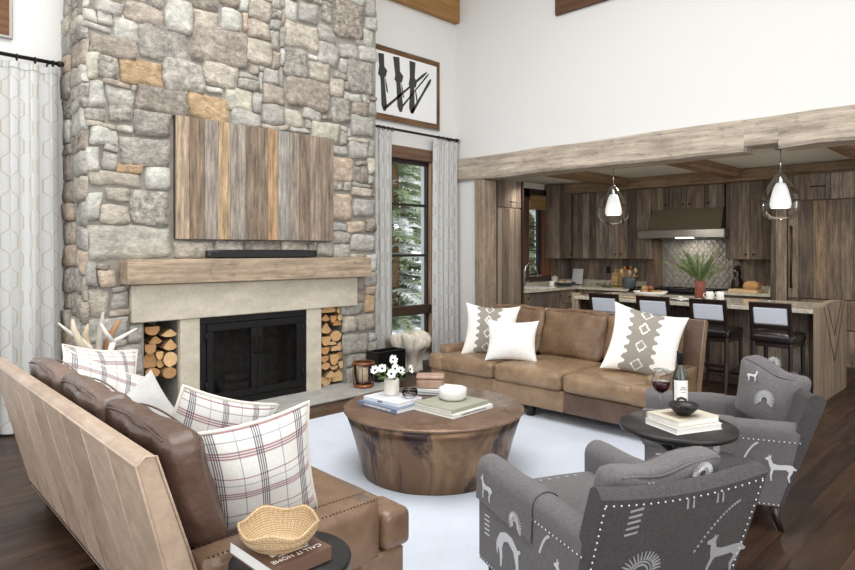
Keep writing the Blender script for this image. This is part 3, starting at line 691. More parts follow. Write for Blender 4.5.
# antlers in a jar on a small table behind the far end of the left sofa
t = thing('end_table', 'small dark table behind the left sofa carrying the antlers', 'table', (1.52, 4.82, 0))
m = MB(); m.lathe([(.001, .56), (.2, .56), (.205, .575), (.2, .59), (.001, .59)], n=28); m.build('table_top', 'dark_stain', t)
m = MB(); m.tube([(0, 0, .02), (0, 0, .56)], .03, 10); m.build('post', 'dark_stain', t)
m = MB(); m.lathe([(.001, 0), (.15, 0), (.15, .02), (.001, .03)], n=24); m.build('base', 'dark_stain', t)
m = MB(); m.lathe([(.001, 0), (.11, 0), (.125, .01), (.13, .1), (.125, .19), (.12, .19), (.122, .1), (.115, .015), (.001, .012)], n=28); m.build('glass_jar', 'clear_glass', loc=(1.52, 4.82, .591), label='clear glass jar holding the antlers left of the fireplace', cat='jar')
AN = [([(.02, -.03, .02), (.05, -.05, .15), (.07, -.06, .24)], [[(.07, -.06, .24), (.02, -.07, .31), (-.01, -.06, .38)], [(.07, -.06, .24), (.14, -.08, .28), (.22, -.1, .33)]], (232, 228, 220), 'white forked antler on the right of the jar'),
      ([(0, .03, .02), (-.06, .02, .2), (-.13, 0, .27)], [[(-.13, 0, .27), (-.2, -.02, .33), (-.27, -.03, .40)]], (226, 218, 204), 'pale antler whose long tine reaches out to the left'),
      ([(-.03, -.02, .02), (-.11, -.03, .2), (-.17, -.02, .34), (-.18, -.02, .42)], [], (210, 196, 172), 'thin upright antler at the left of the jar'),
      ([(.0, 0, .02), (0, .02, .2), (.02, .03, .34), (.03, .02, .45)], [], (190, 182, 172), 'tall grey antler standing in the middle of the jar'),
      ([(.03, .05, .02), (.06, .06, .2), (.12, .06, .32), (.15, .05, .38)], [[(.09, .06, .27), (.05, .08, .33)]], (170, 128, 92), 'brown antler leaning right behind the white one'),
      ([(-.03, .05, .02), (-.05, .06, .18), (-.08, .05, .30), (-.06, .05, .37)], [], (196, 178, 150), 'tan curved antler left of the tall grey one')]
for (tr, br, k, lb) in AN:
    m = MB(); m.tube(tr, [.022, .024, .022, .008][:len(tr)] if br == [] else [.022, .024, .022, .018][:len(tr)], 8, c(*k))
    m.build('antler', 'antler', loc=(1.52, 4.82, .604), label=lb, cat='antler', group='antlers in the glass jar')
    o = COL.objects[-1]
    for b in br: q = MB(); q.tube(b, [.018, .014, .005][-len(b):] if len(b) == 3 else [.016, .006], 8, c(*k)); q.build('tine', 'antler', o)

# ------------------------------------------------------------------ curtains, rods, pictures
def curtain(x0, x1, z0, z1, y, n, label, flare=0, amp=.045, ph=0):
    W = (x1-x0)*1.3
    def fn(u, v):
        t = u*n*2*PI+ph; a = amp*(.75+.25*math.sin(u*9+ph))*(1-.25*v)
        f = 1+flare*(1-v)
        xx = (x0+x1)/2+(u-.5)*(x1-x0)*f+.012*math.sin(t*2+v*2)
        return (xx, y+a*math.sin(t+.25*math.sin(v*3+u*5))*(1-.1*math.sin(t*.5)), z0+v*(z1-z0))
    m = MB(); m.grid(fn, n*14, 40, uvfn=lambda u, v: (u*W+ph, v*(z1-z0)))
    t = thing('curtain', label, 'curtain', (0, 0, 0), group='patterned curtains')
    m.build('curtain_panel', 'curtain_cloth', t)
    m = MB()
    m.grid(lambda u, v: tuple(Vector(fn(u, .985+v*.018))+Vector((0, -.006, 0))), n*14, 2, uvfn=lambda u, v: (u*W+ph, 0)); m.build('heading', 'curtain_cloth', t)
curtain(.98, 1.545, .02, 3.02, YW-.13, 4, 'long pale trellis curtain left of the stone chimney', .03, .05)
curtain(5.06, 5.33, .02, 2.99, YW-.12, 3, 'narrow trellis curtain between the chimney and the tall window', .04, .035)
curtain(6.12, 6.585, .02, 2.99, YW-.12, 5, 'pale trellis curtain right of the tall window, in the room corner', .12, .045, 1)
def rod(x0, x1, z, rings, label):
    t = thing('curtain_rod', label, 'curtain rod', ((x0+x1)/2, YW-.12, z)); h = (x1-x0)/2
    m = MB(); m.tube([(-h, 0, 0), (h, 0, 0)], .016, 10); m.build('pole', 'rod_iron', t)
    for s in (-1, 1):
        m = MB(RY(PI/2*s)); m.lathe([(.001, h-.005), (.02, h-.005), (.028, h+.005), (.02, h+.018), (.026, h+.028), (.014, h+.04), (.001, h+.042)], n=12); m.build('finial', 'rod_iron', t)
        m = MB(); m.tube([(s*(h-.06), 0, 0), (s*(h-.06), .09, -.0), (s*(h-.06), .118, -.03)], .008, 6); m.build('bracket', 'rod_iron', t)
    for x in rings:
        m = MB(); m.tube([(x-(x0+x1)/2, .026*math.cos(a), -.008+.026*math.sin(a)) for a in [2*PI*k/12 for k in range(13)]], .005, 6, cap=False); m.build('ring', 'rod_iron', t)
rod(-1.5, 1.56, 3.075, [.35+.13*i for i in range(10)], 'black iron curtain rod left of the chimney')
rod(5.03, 6.55, 3.04, [5.12, 5.2, 5.28, 5.35]+[6.2+.08*i for i in range(6)], 'black iron curtain rod over the tall window')
t = thing('framed_picture', 'wood framed black and white picture of skis above the tall window', 'picture', (5.68, YW-.004, 3.63))
hw, hh = .62, .465
m = MB()
for (a, b, za, zb, g) in ((-hw, hw, hh-.085, hh, 0), (-hw, hw, -hh, -hh+.085, 0), (-hw, -hw+.085, -hh+.085, hh-.085, 2), (hw-.085, hw, -hh+.085, hh-.085, 2)): m.box(a, b, -.036, -.004, za, zb, jit(c(124, 94, 68), .08), g, .004)
m.build('wood_frame', 'old_wood', t)
m = MB(); m.box(-hw-.012, hw+.012, -.026, -.002, -hh-.012, hh+.012, (1, 1, 1), 0, .002); m.build('outer_edge', 'metal_frame', t)
m = MB(); m.box(-hw+.07, hw-.07, -.042, -.03, -hh+.07, hh-.07); m.build('print', 'art_paper', t)
m = MB(Matrix(((1, 0, 0, 0), (0, 0, 1, -.0435), (0, 1, 0, 0), (0, 0, 0, 1))))
def ski(x0, z0, x1, z1, w, tip=True):
    d = Vector((x1-x0, z1-z0)).normalized(); n = Vector((-d.y, d.x)); N = 10; A = []; B = []
    for i in range(N+1):
        s = i/N; p = Vector((x0, z0)).lerp(Vector((x1, z1)), s); ww = w*(.75+.35*abs(s-.5)*2)*(1 if s < .93 or not tip else .4)
        A.append(tuple(p+n*ww)); B.append(tuple(p-n*ww))
    m.prism(A+B[::-1], -.001, .0006, (1, 1, 1))
ski(-.46, .36, -.40, -.36, .045); ski(-.2, .37, -.12, -.33, .05); ski(.09, .37, .08, -.32, .05)
ski(-.4, -.33, .36, .28, .018); ski(-.08, -.24, .40, .27, .012); ski(.08, -.31, .44, .2, .022)
for (x, z) in ((-.44, .14), (-.16, .12), (.09, .1)):
    m.prism([(x-.07, z-.05), (x-.02, z-.09), (x+.06, z-.06), (x+.085, z+.02), (x+.03, z+.07), (x-.05, z+.05)], -.0012, .0007)
    m.prism([(x+.05, z-.06), (x+.08, z-.16), (x+.1, z-.26), (x+.075, z-.25), (x+.055, z-.15)], -.0012, .0007)
m.build('ski_silhouette', 'ink', t)
t = thing('framed_picture', 'corner of a brown picture in a silver frame, top left above the curtain rod', 'picture', (.86, YW-.004, 3.62))
m = MB(); m.box(-.39, .39, -.03, -.01, -.39, .39, (1, 1, 1), 0, .004); m.build('silver_frame', 'metal_frame', t)
m = MB(); m.box(-.365, .365, -.034, -.028, -.365, .365, c(112, 76, 48), 0, .002); m.build('wood_print', 'brown_wood', t)
# ------------------------------------------------------------------ rug
m = MB()
def rugtop(u, v):
    x, y = 1.28+u*3.87, 1.42+v*3.23
    return (x, y, .009+.002*noise.noise(Vector((x*9, y*9, 0))))
m.grid(rugtop, 84, 80); x0, x1, y0, y1 = 1.28, 5.15, 1.42, 4.65
for a, b in (((x0, y0), (x1, y0)), ((x1, y0), (x1, y1)), ((x1, y1), (x0, y1)), ((x0, y1), (x0, y0))): m.add([(*a, .001), (*b, .001), (*b, .009), (*a, .009)], [(0, 1, 2, 3)])
m.build('area_rug', 'rug_pile', label='large pale wool rug under the coffee table and seating', cat='rug')
RUG = .011

# ------------------------------------------------------------------ sofas
def make_sofa(label, loc, rotz, tan, dark, back_cols, cush_cols, arm_nails=True, up=0.0):
    t = thing('leather_sofa', label, 'sofa', loc, rotz, 'pair of brown leather sofas'); H = 1.19
    ZT = .848; yb = lambda z: -.35-.19*(z-.10)/.75          # outer face of the raked back
    # backrest: hide panels side by side on the outer face
    m = MB(); n = len(back_cols)
    for i in range(n):
        a, b = -H+2*H*i/n, -H+2*H*(i+1)/n
        nz = 8
        m.add([(b, yb(.1), .1), (a, yb(.1), .1), (a, yb(ZT), ZT), (b, yb(ZT), ZT)], [(0, 1, 2, 3)], None, back_cols[i])
    def top(u, v):
        a = v*PI*.5; r = .026
        return (-H+2*H*u, yb(ZT)+r-r*math.cos(a), ZT+r*math.sin(a))
    m.grid(top, n, 5, colfn=lambda u, v: back_cols[min(n-1, int(u*n))], sm=True, flip=True)
    m.add([(-H, yb(ZT)+.026, ZT+.026), (H, yb(ZT)+.026, ZT+.026), (H, yb(ZT)+.058, ZT+.022), (-H, yb(ZT)+.058, ZT+.022)], [(0, 1, 2, 3)], None, back_cols[0])
    m.add([(-H, yb(ZT)+.058, ZT+.022), (H, yb(ZT)+.058, ZT+.022), (H, yb(.3)+.1, .3), (-H, yb(.3)+.1, .3)], [(0, 1, 2, 3)], None, dark)
    for s in (-1, 1):
        q = [(s*H, yb(.1), .1), (s*H, yb(.1)+.1, .1), (s*H, yb(ZT)+.058, ZT+.022)]+[(s*H, yb(ZT)+.026-.026*math.cos(PI/2*k/5), ZT+.026*math.sin(PI/2*k/5)) for k in range(5, -1, -1)]
        m.add(q, [tuple(range(9)) if s > 0 else tuple(range(9))[::-1]], None, back_cols[0 if s < 0 else -1])
    bk = m.build('backrest', 'leather_hide', t)
    m = MB()
    for i in range(1, n):                                # raised seams between the hides
        x = -H+2*H*i/n; m.tube([(x, yb(.11), .11), (x, yb(ZT), ZT), (x, yb(ZT)+.026, ZT+.026)], .0028, 5, tuple(min(1, q*1.25) for q in back_cols[i]))
    for s in (-1, 1): m.tube([(s*H, yb(.11), .11), (s*H, yb(ZT), ZT+.003), (s*H, yb(ZT)+.026, ZT+.027), (s*H, yb(ZT)+.058, ZT+.023), (s*H, yb(.3)+.1, .3)], .005, 6, back_cols[0])
    m.tube([(-H, yb(ZT), ZT+.003), (H, yb(ZT), ZT+.003)], .005, 6, back_cols[0]); m.build('piping', 'leather_hide', bk)
    # seat base with a front rail of hides
    m = MB(); fc = [dark, tan, tan]
    for i in range(3):
        a, b = -H+2*H*i/3, -H+2*H*(i+1)/3; m.box(a, b, yb(.1)+.02, .525, .10, .28, fc[i] if i else dark, 0, .012)
    m.build('seat_base', 'leather', t)
    for s in (-1, 1):
        m = MB(); m.soft(s*(H-.06), .03, .31, .12, .73, .38, .016, n=6, col=tan)
        ar = m.build('arm', 'leather', t)
        for xo in ((.012, .108)):
            m = MB()
            for i in range(44): m.dome((s*(H-xo), -.31+.70*i/43, .4995), (0, 0, 1), .005)
            m.build('nailhead_trim', 'brass_nail', ar)
    m = MB()
    for i in range(110): m.dome((-H+.01+2*(H-.01)*i/109, yb(.125)-.001, .125), (0, -1, -.2), .006)
    m.build('nailhead_trim', 'brass_nail', bk)
    # seat cushions; the outer two wrap in front of the arms
    xs = [(-H+.125, -.385), (-.38, .36), (.365, H-.125)]
    for i, (a, b) in enumerate(xs):
        m = MB(); m.soft((a+b)/2, .15, .355, b-a-.008, .80, .16, .045, (0, .012, .026), 12, tan, wr=.004)
        if i != 1:
            s = -1 if i == 0 else 1; m.soft(s*(H-.09), .485, .355, .2, .14, .155, .03, (0, .006, .004), 6, tan)
        m.build('seat_cushion', 'leather', t)
    xs = [(-1.06, -.36), (-.355, .345), (.35, 1.06)]
    for i, (a, b) in enumerate(xs):
        m = MB()
        def lean(p, yz=yb): return Vector((p.x, p.y-(p.z-.46)*.27, p.z))
        w = b-a
        m.soft((a+b)/2, -.235, .655+up, w-.006, .135, .44, .045, (.008, .035, .028), 18, cush_cols[i], warp=lean, wr=.02)
        bc = m.build('back_cushion', 'leather', t)
        m = MB()
        for sg in (-1, 1):
            P = []
            for k in range(25):
                u = -1+2*k/24; q = lean(Vector(((a+b)/2+u*(w/2-.05), -.235+sg*.055, .655+up+.214-.012*u*u+.022*(1-u*u)))); P.append(tuple(q))
            m.tube(P, .004, 5, cush_cols[i])
        m.build('piping', 'leather', bc)
    for x in (-H+.09, 0, H-.09):
        for y in (-.25, .44):
            m = MB(); m.lathe([(.04, 0), (.052, .10)], x, y, 0, 14); m.build('leg', 'black_lacquer', t)
    return t
tan = c(158, 118, 84)
HB = [c(184, 162, 143), c(181, 158, 138), c(185, 163, 145), c(174, 150, 132), c(180, 158, 139), c(168, 145, 127), c(184, 163, 144), c(182, 160, 140)]
DKB = c(86, 62, 50)
make_sofa('brown leather sofa seen from behind, with paler hide panels on its back', (1.295, 3.12, 0), math.radians(-91.9), c(124, 98, 78), DKB,
          HB, [c(124, 104, 94), c(116, 95, 85), c(96, 74, 64)], up=.0)
make_sofa('brown leather sofa facing the coffee table with its back to the kitchen', (5.13, 3.37, RUG), math.radians(90), c(144, 118, 92), c(98, 77, 64),
          [c(150, 124, 102), c(142, 116, 96), c(154, 128, 104), c(142, 116, 94)], [c(128, 100, 77), c(122, 96, 74), c(126, 99, 76)], up=.0)

# ------------------------------------------------------------------ throw pillows
def pillow(label, loc, w, h, th, az, tilt, roll, mat, colfn=None, n=26, group=None, rough=0, pipe=None, name='throw_pillow', bow=.09):
    """az: where its face looks (degrees), tilt: leaning back, roll: turned in its own plane"""
    az, tilt, roll = map(math.radians, (az, tilt, roll))
    nrm = Vector((math.cos(az)*math.cos(tilt), math.sin(az)*math.cos(tilt), math.sin(tilt)))
    r = Vector((-math.sin(az), math.cos(az), 0)); up = nrm.cross(r)
    r, up = r*math.cos(roll)+up*math.sin(roll), up*math.cos(roll)-r*math.sin(roll)
    M = Matrix(((r.x, up.x, nrm.x, 0), (r.y, up.y, nrm.y, 0), (r.z, up.z, nrm.z, 0), (0, 0, 0, 1)))
    m = MB(M); sd = R.uniform(0, 50)
    def out(u, v):
        x = w/2*u*(1-bow*(1-v*v)); y = h/2*v*(1-bow*(1-u*u))
        return x, y
    def side(sg):
        def fn(a, b):
            u, v = -1+2*a, -1+2*b
            x, y = out(u, v); k = max(0, (1-abs(u)**2.2))**.62*max(0, (1-abs(v)**2.2))**.62
            z = sg*th/2*k*(1+.13*noise.noise(Vector((u*1.7+sd, v*1.7, sg))))
            if rough and abs(u) < .999 and abs(v) < .999: z += sg*R.uniform(0, rough); x += R.uniform(-rough, rough)*.5
            return (x, y, z)
        return fn
    uvf = lambda a, b: (a*w, b*h)
    m.grid(side(1), n, n, uvfn=uvf, colfn=colfn); m.grid(side(-1), n, n, uvfn=uvf, colfn=colfn, flip=True)
    o = m.build(name, mat, loc=loc, label=label, cat='pillow', group=group)
    if pipe:
        q = MB(M); P = []
        for k in range(80):
            t = k/80*4; s = int(t); f = -1+2*(t-s); u, v = [(f, -1), (1, f), (-f, 1), (-1, -f)][s]
            x, y = out(u, v); P.append((x, y, 0))
        P.append(P[0]); q.tube(P, .0075, 6, pipe, cap=False); q.build('piping', 'weave', o)
    return o
PIPE = c(228, 222, 212)
pillow('large plaid pillow nearest the camera, standing by the arm of the left sofa', (1.238, 2.14, .645), .43, .49, .19, 256, -12, 9, 'plaid', pipe=PIPE)
pillow('plaid pillow behind the nearest one, its pointed corner sticking up', (1.24, 2.56, .645), .50, .50, .19, 272, -14, -20, 'plaid', pipe=PIPE)
pillow('plaid pillow at the far end of the left sofa, in front of another', (1.21, 3.82, .63), .54, .50, .18, 286, 26, -30, 'plaid', pipe=PIPE)
pillow('plaid pillow mostly hidden in the far corner of the left sofa', (1.30, 4.08, .665), .50, .50, .17, 290, 16, -12, 'plaid', pipe=PIPE)
pillow('small white hide pillow between the plaid ones on the left sofa', (1.26, 3.34, .585), .42, .42, .15, 280, 10, 30, 'hide', rough=.004)
GK, WK = c(152, 145, 135), c(240, 237, 230)
def kilim(a, b):
    u, v = -1+2*a, -1+2*b
    tri = abs(((v*3.4) % 1)-.5)*2; e = .34+.20*(math.floor(tri*4)/4)
    uu = u+.08
    if abs(uu) > e: return WK
    for v0 in (-.78, -.2, .38, .9):
        d = abs(uu)/.17+abs(v-v0)/.2
        if .72 < d < 1.08 and (int((a*60))+int(b*60)) % 2 == 0: return WK
        if .82 < d < 1.0: return WK
    return GK
pillow('white pillow with grey stepped band, in the far corner of the right sofa', (4.94, 4.04, .69), .56, .54, .17, 212, 18, -3, 'weave', kilim, 60, bow=.15)
pillow('white pillow with grey stepped band, alone at the near end of the right sofa', (5.06, 2.47, .715), .61, .60, .18, 208, 20, -12, 'weave', kilim, 60, bow=.13)
o = pillow('fluffy white fur pillow leaning on a patterned one on the right sofa', (4.79, 3.66, .64), .50, .40, .17, 208, 18, 0, 'fur', n=50, rough=.006, bow=.13)

# ------------------------------------------------------------------ armchairs
def deer(s=1, flip=1):
    P = [(-.5, .12), (-.42, .2), (-.2, .2), (.1, .17), (.28, .22), (.36, .42), (.33, .56), (.38, .5), (.42, .6), (.44, .49), (.58, .42), (.56, .36), (.46, .33), (.42, .12), (.36, -.02), (.40, -.3), (.37, -.5), (.33, -.5), (.33, -.28), (.26, -.04), (.0, -.02), (-.2, 0), (-.3, -.1), (-.24, -.3), (-.3, -.5), (-.35, -.5), (-.32, -.3), (-.42, -.12), (-.46, .02), (-.56, .0), (-.58, .06)]
    return [(x*s*flip, y*s) for x, y in P]
def goat(s=1, flip=1):
    P = [(-.5, -.5), (-.46, -.5), (-.42, -.1), (-.3, .2), (0, .34), (.25, .25), (.36, .02), (.34, -.2), (.4, -.5), (.45, -.5), (.47, -.15), (.56, .0), (.62, -.12), (.6, -.22), (.66, -.16), (.67, .06), (.6, .22), (.45, .42), (.15, .54), (-.2, .52), (-.48, .32), (-.62, .38), (-.64, .32), (-.53, .2), (-.55, -.1)]
    return [(x*s*flip, y*s) for x, y in P]
def stitch(mb, M, kind, s=.1, flip=1, mi=1):
    """one motif, embroidered flat on the cloth (local xy plane of M)"""
    M0 = mb.M; mb.M = M0 @ M
    h = .0016
    if kind == 'deer': mb.prism(deer(s*1.5, flip), -.001, h, mi=mi)
    elif kind == 'goat': mb.prism(goat(s*1.5, flip), -.001, h, mi=mi)
    elif kind == 'sun':
        for i in range(22):
            a = -.5+i*(PI+1.0)/21; d, n = Vector((math.cos(a), math.sin(a))), Vector((-math.sin(a), math.cos(a)))
            p = [d*s*.62+n*s*.035, d*s*.62-n*s*.035, d*s-n*s*.02, d*s+n*s*.02]; mb.prism([tuple(q) for q in p], -.001, h, mi=mi)
        for r0, r1 in ((.34, .42), (.50, .56)):
            N = 24; A = [(s*r1*math.cos(-.5+i*(PI+1)/N), s*r1*math.sin(-.5+i*(PI+1)/N)) for i in range(N+1)]; B = [(s*r0*math.cos(-.5+i*(PI+1)/N), s*r0*math.sin(-.5+i*(PI+1)/N)) for i in range(N+1)]
            for i in range(N): mb.prism([A[i], A[i+1], B[i+1], B[i]], -.001, h, mi=mi)
    elif kind == 'dots':
        for i in range(16):
            t = i/15; x, y = s*(1.2*t), s*(2.6*t-1.0*t*t); mb.prism([(x-.004, y-.004), (x+.004, y-.004), (x+.004, y+.004), (x-.004, y+.004)], -.001, h, mi=mi)
    elif kind == 'ladder':
        for i in range(5): mb.prism([(-s*.3, i*s*.28), (s*.3, i*s*.28+s*.05), (s*.3, i*s*.28+s*.13), (-s*.3, i*s*.28+s*.08)], -.001, h, mi=mi)
    elif kind == 'legs':
        for x in (-.18, .12): mb.prism([(x*s, 0), (x*s+.06*s, 0), (x*s+.2*s, -.5*s), (x*s+.1*s, -.52*s)], -.001, h, mi=mi)
    mb.M = M0
def frame(o, x, y):
    """matrix with origin o, x axis and y axis given; z is outward"""
    x = Vector(x).normalized(); y = Vector(y); y = (y-x*y.dot(x)).normalized(); z = x.cross(y)
    return Matrix(((x.x, y.x, z.x, o[0]), (x.y, y.y, z.y, o[1]), (x.z, y.z, z.z, o[2]), (0, 0, 0, 1)))
def make_chair(label, loc, rotz, top_roll, up=0, dx=0, cw=.5, turn=0):
    t = thing('armchair', label, 'armchair', loc, rotz, 'pair of grey embroidered armchairs')
    A = .342                                             # half width
    yo = lambda z: -.28-.20*(z-.14)/.58                   # outer back plane
    # backrest: a slab widening into two angular shoulders
    m = MB()
    def back(u, v):
        x = -1+2*u; z = .14+v*.58; w = A+.01*v
        zz = z-(.03*(1-x*x)*v)                             # top dips in the middle
        return (x*w, yo(zz), zz)
    m.grid(back, 12, 8, sm=True)
    def inner(u, v):
        x = -1+2*u; z = .14+v*.58; w = A+.01*v; zz = z-(.03*(1-x*x)*v)
        return (x*w*.97, yo(zz)+.09-.015*v, zz+.01*v)
    m.grid(inner, 12, 8, sm=True, flip=True)
    def rim(u, v):
        a = Vector(back(u, 1)); b = Vector(inner(u, 1)); p = a.lerp(b, v); p.z += .022*math.sin(PI*v); return tuple(p)
    m.grid(rim, 12, 5, sm=True)
    for s, f in ((0, True), (1, False)):
        m.grid(lambda u, v: tuple(Vector(back(s, v)).lerp(Vector(inner(s, v)), u)+Vector((0, 0, .022*math.sin(PI*u) if v > .99 else 0))), 5, 8, sm=True, flip=f)
    k = (0, yo(.72)-yo(.14), .58)
    def on_back(x, z): return frame((x, yo(z)-.0015, z), (1, 0, 0), k)
    for (x, z, kd, s, fl) in ((-.2, .565, 'ladder', .085, 1), (.02, .67, 'legs', .085, 1), (.15, .67, 'legs', .08, -1), (-.12, .40, 'sun', .09, 1), (.11, .44, 'dots', .12, 1), (.26, .40, 'deer', .115, -1), (-.24, .26, 'goat', .09, 1), (.05, .25, 'goat', .09, -1), (.2, .22, 'ladder', .07, 1)):
        stitch(m, on_back(x, z), kd, s, fl)
        bk = m.build('backrest', ['tweed', 'embroidery'], t)
    m = MB()
    for i in range(23):
        u = i/22; p = Vector(back(.03+.94*u, .965)); m.dome((p.x, p.y-.002, p.z), (0, -1, -.2), .0048)
    m.build('nailhead_trim', 'silver_nail', bk)
    for s in (.025, .975):
        m = MB()
        for i in range(22): p = Vector(back(s, .03+.92*i/21)); m.dome((p.x, p.y-.002, p.z), (0, -1, -.2), .0048)
        m.build('nailhead_trim', 'silver_nail', bk)
    for s in (-1, 1):
        m = MB(); xo = s*A; xi = s*(A-.115)
        # outer cheek, inner cheek, front face and rounded top as one swept section
        sec = [(xi, .2), (xi, .50)]+[(s*(A-.0575)-s*.0575*math.cos(a), .53+.05*math.sin(a)) for a in [PI*i/8 for i in range(9)]]+[(xo, .5), (xo, .14)]
        ysn = [-.36, -.3, -.2, 0, .2, .38, .405, .41]
        def swp(u, v):
            i = u*(len(sec)-1); a = int(min(i, len(sec)-2)); f = i-a; x = sec[a][0]*(1-f)+sec[a+1][0]*f; z = sec[a][1]*(1-f)+sec[a+1][1]*f
            j = v*(len(ysn)-1); b = int(min(j, len(ysn)-2)); y = ysn[b]*(1-(j-b))+ysn[b+1]*(j-b)
            y0 = yo(z)+.02; y = y0+(y-ysn[0])*(ysn[-1]-y0)/(ysn[-1]-ysn[0])
            z += .02*max(0, (.0-y))*0 
            return (x, y, z)
        m.grid(swp, len(sec)-1, len(ysn)-1, sm=True, flip=(s > 0))
        P = [(x, .41, z) for x, z in sec]; m.add(P, [tuple(range(len(P))) if s < 0 else tuple(range(len(P)))[::-1]])
        X = (0, -s*-1, 0)
        def on_side(y, z): return frame((xo+s*.0012, y, z), (0, s, 0), (0, 0, 1))
        for (y, z, kd, sc, fl) in ((-.27, .34, 'deer', .085, s), (-.1, .39, 'dots', .05, 1), (.14, .27, 'goat', .10, s), (.33, .27, 'ladder', .07, 1)):
            stitch(m, on_side(y, z), kd, sc, fl)
        ar = m.build('arm', ['tweed', 'embroidery'], t)
        m = MB()
        for i in range(15): m.dome((xo+s*.001, -.36+.34*i/14, .487), (s, 0, 0), .0048)
        m.build('nailhead_trim', 'silver_nail', ar); m = MB()
        for i in range(30): m.dome((xo+s*.001, -.26+.66*i/29, .15), (s, 0, 0), .0048)
        m.build('nailhead_trim', 'silver_nail', ar)
        # loose arm cover over the front of the arm
        m = MB(); g = .006
        sc2 = [(xi-s*g, .42), (xi-s*g, .5)]+[(s*(A-.0575)-s*(.0575+g)*math.cos(a), .53+(.05+g)*math.sin(a)) for a in [PI*i/8 for i in range(9)]]+[(xo+s*g, .5), (xo+s*(g+.004), .40)]
        y0, y1 = -.05, .416+g
        def cov(u, v):
            i = u*(len(sc2)-1); a = int(min(i, len(sc2)-2)); f = i-a
            return (sc2[a][0]*(1-f)+sc2[a+1][0]*f, y0+(y1-y0)*v, sc2[a][1]*(1-f)+sc2[a+1][1]*f+.004*math.sin(v*9))
        m.grid(cov, len(sc2)-1, 6, sm=True, flip=(s > 0))
        P = [(x, y1, z) for x, z in sc2]; m.add(P, [tuple(range(len(P))) if s < 0 else tuple(range(len(P)))[::-1]])
        m.grid(lambda u, v: (cov(u, 0)[0]*(1 if v == 0 else .995), y0, cov(u, 0)[2]-(0 if v == 0 else .004)), len(sc2)-1, 1)
        def on_cov(y, z): return frame((xo+s*(g+.004), y, z), (0, s, 0), (0, 0, 1))
        stitch(m, on_cov(.07, .42), 'sun', .05); stitch(m, on_cov(.32, .47), 'deer', .06, s)
        m.build('arm_cover', ['tweed', 'embroidery'], t)
    m = MB(); m.box(-A+.1, A-.1, -.3, .395, .14, .31, (1, 1, 1), 0, .01); m.build('seat_base', 'tweed', t)
    m = MB(); m.soft(0, .09, .385, .485, .65, .15, .04, (.0, .01, .025), 12)
    for i in range(5): stitch(m, T(-.1+.045*i, .30, .486), 'legs', .02)
    m.build('seat_cushion', ['tweed', 'embroidery'], t)
    TR = T(dx, -.2+(-.055 if turn else 0), 0) @ RZ(math.radians(turn)) @ T(-dx, .2, 0)
    def lean(p):
        q = Vector((p.x, p.y-(p.z-.46)*.27, p.z)); q = q+Vector((0, 0, top_roll*(p.x-dx)-.035*math.exp(-((p.x-dx+.05)/.11)**2)*max(0, (p.z-.5)/.3))); return TR @ q
    m = MB(); m.soft(dx, -.20, .60+up, cw, .14, .34, .04, (.01, .045, .015), 18, warp=lean, wr=.010)
    for (x, y, z, kd, s) in (): stitch(m, frame((x, y-.02, z+top_roll*x), (1, 0, 0), (0, 1, 0)), kd, s)
    for (x, z, kd, s, f) in ((-.08, .60+up, 'sun', .06, 1), (.12, .68+up, 'deer', .04, 1)): stitch(m, TR @ frame((x*cw/.5*(.6 if cw < .45 else 1)+dx, -.077-(z-.46)*.27, z+top_roll*x), (-1, 0, 0), (0, -.27, 1)), kd, s, f)
    for (x, z, kd, s, f) in ((.13, .725+up, 'sun', .045, 1), (-.16, .74+up, 'legs', .06, 1)): stitch(m, TR @ frame((x*cw/.5*.8+dx, -.306-(z-.46)*.27, z+top_roll*x), (1, 0, 0), (0, -.27, 1)), kd, s, f)
    cu = m.build('back_cushion', ['tweed', 'embroidery'], t)
    m = MB()
    for sg in (-1, 1): m.tube([tuple(lean(Vector((dx-cw/2+.03+(cw-.06)*k/20, -.20+sg*.062, .762+up-.006*(k/10-1)**2)))) for k in range(21)], .005, 5)
    m.build('piping', 'tweed', cu)
    for (x, y) in ((-.3, -.24), (.3, -.24), (-.3, .35), (.3, .35)):
        dy = -.04 if y < 0 else .02
        m = MB(); m.tube([(x, y+dy, 0), (x, y+dy*.4, .06), (x, y, .15)], [.014, .018, .026], 10); m.build('leg', 'dark_stain', t)
    return t
make_chair('grey embroidered armchair in the foreground with its studded back to the camera', (2.285, 1.30, 0), math.radians(-23.8), .05, -.03, .06)
make_chair('grey embroidered armchair at the right edge beyond the round side table', (3.875, 1.42, 0), math.radians(24), .22, .045, .075, .37, 50)

# ------------------------------------------------------------------ coffee table and what lies on it
t = thing('drum_coffee_table', 'round copper clad drum coffee table on the pale rug', 'coffee table', (3.07, 3.01, RUG))
m = MB(); m.lathe([(.001, .0), (.48, .0), (.485, .01), (.505, .1), (.535, .22), (.57, .33), (.60, .412), (.001, .412)], n=72); m.build('drum', 'patina_copper', t)
m = MB(); m.lathe([(.001, .410), (.602, .410), (.612, .417), (.613, .425), (.606, .431), (.001, .432)], n=72); m.build('table_top', 'copper_top', t)
CT = RUG+.433
def book(label, loc, w, d, h, rz, cov, pages=None, extra=None, group=None, name='book'):
    t = thing(name, label, 'book', loc, math.radians(rz), group)
    m = MB(); m.box(-w/2+.004, w/2-.004, -d/2, d/2-.004, .003, h-.003, (1, 1, 1), 0, .001); m.build('page_block', 'paper', t)
    m = MB(); m.box(-w/2, w/2, -d/2-.003, d/2, 0, .003, cov, 0, .001); m.box(-w/2, w/2, -d/2-.003, d/2, h-.003, h, cov, 0, .001); m.box(-w/2, w/2, d/2-.003, d/2, .003, h-.003, cov, 0, .001)
    m.build('book_cover', 'cover', t)
    if extra: extra(t, w, d, h)
    return t
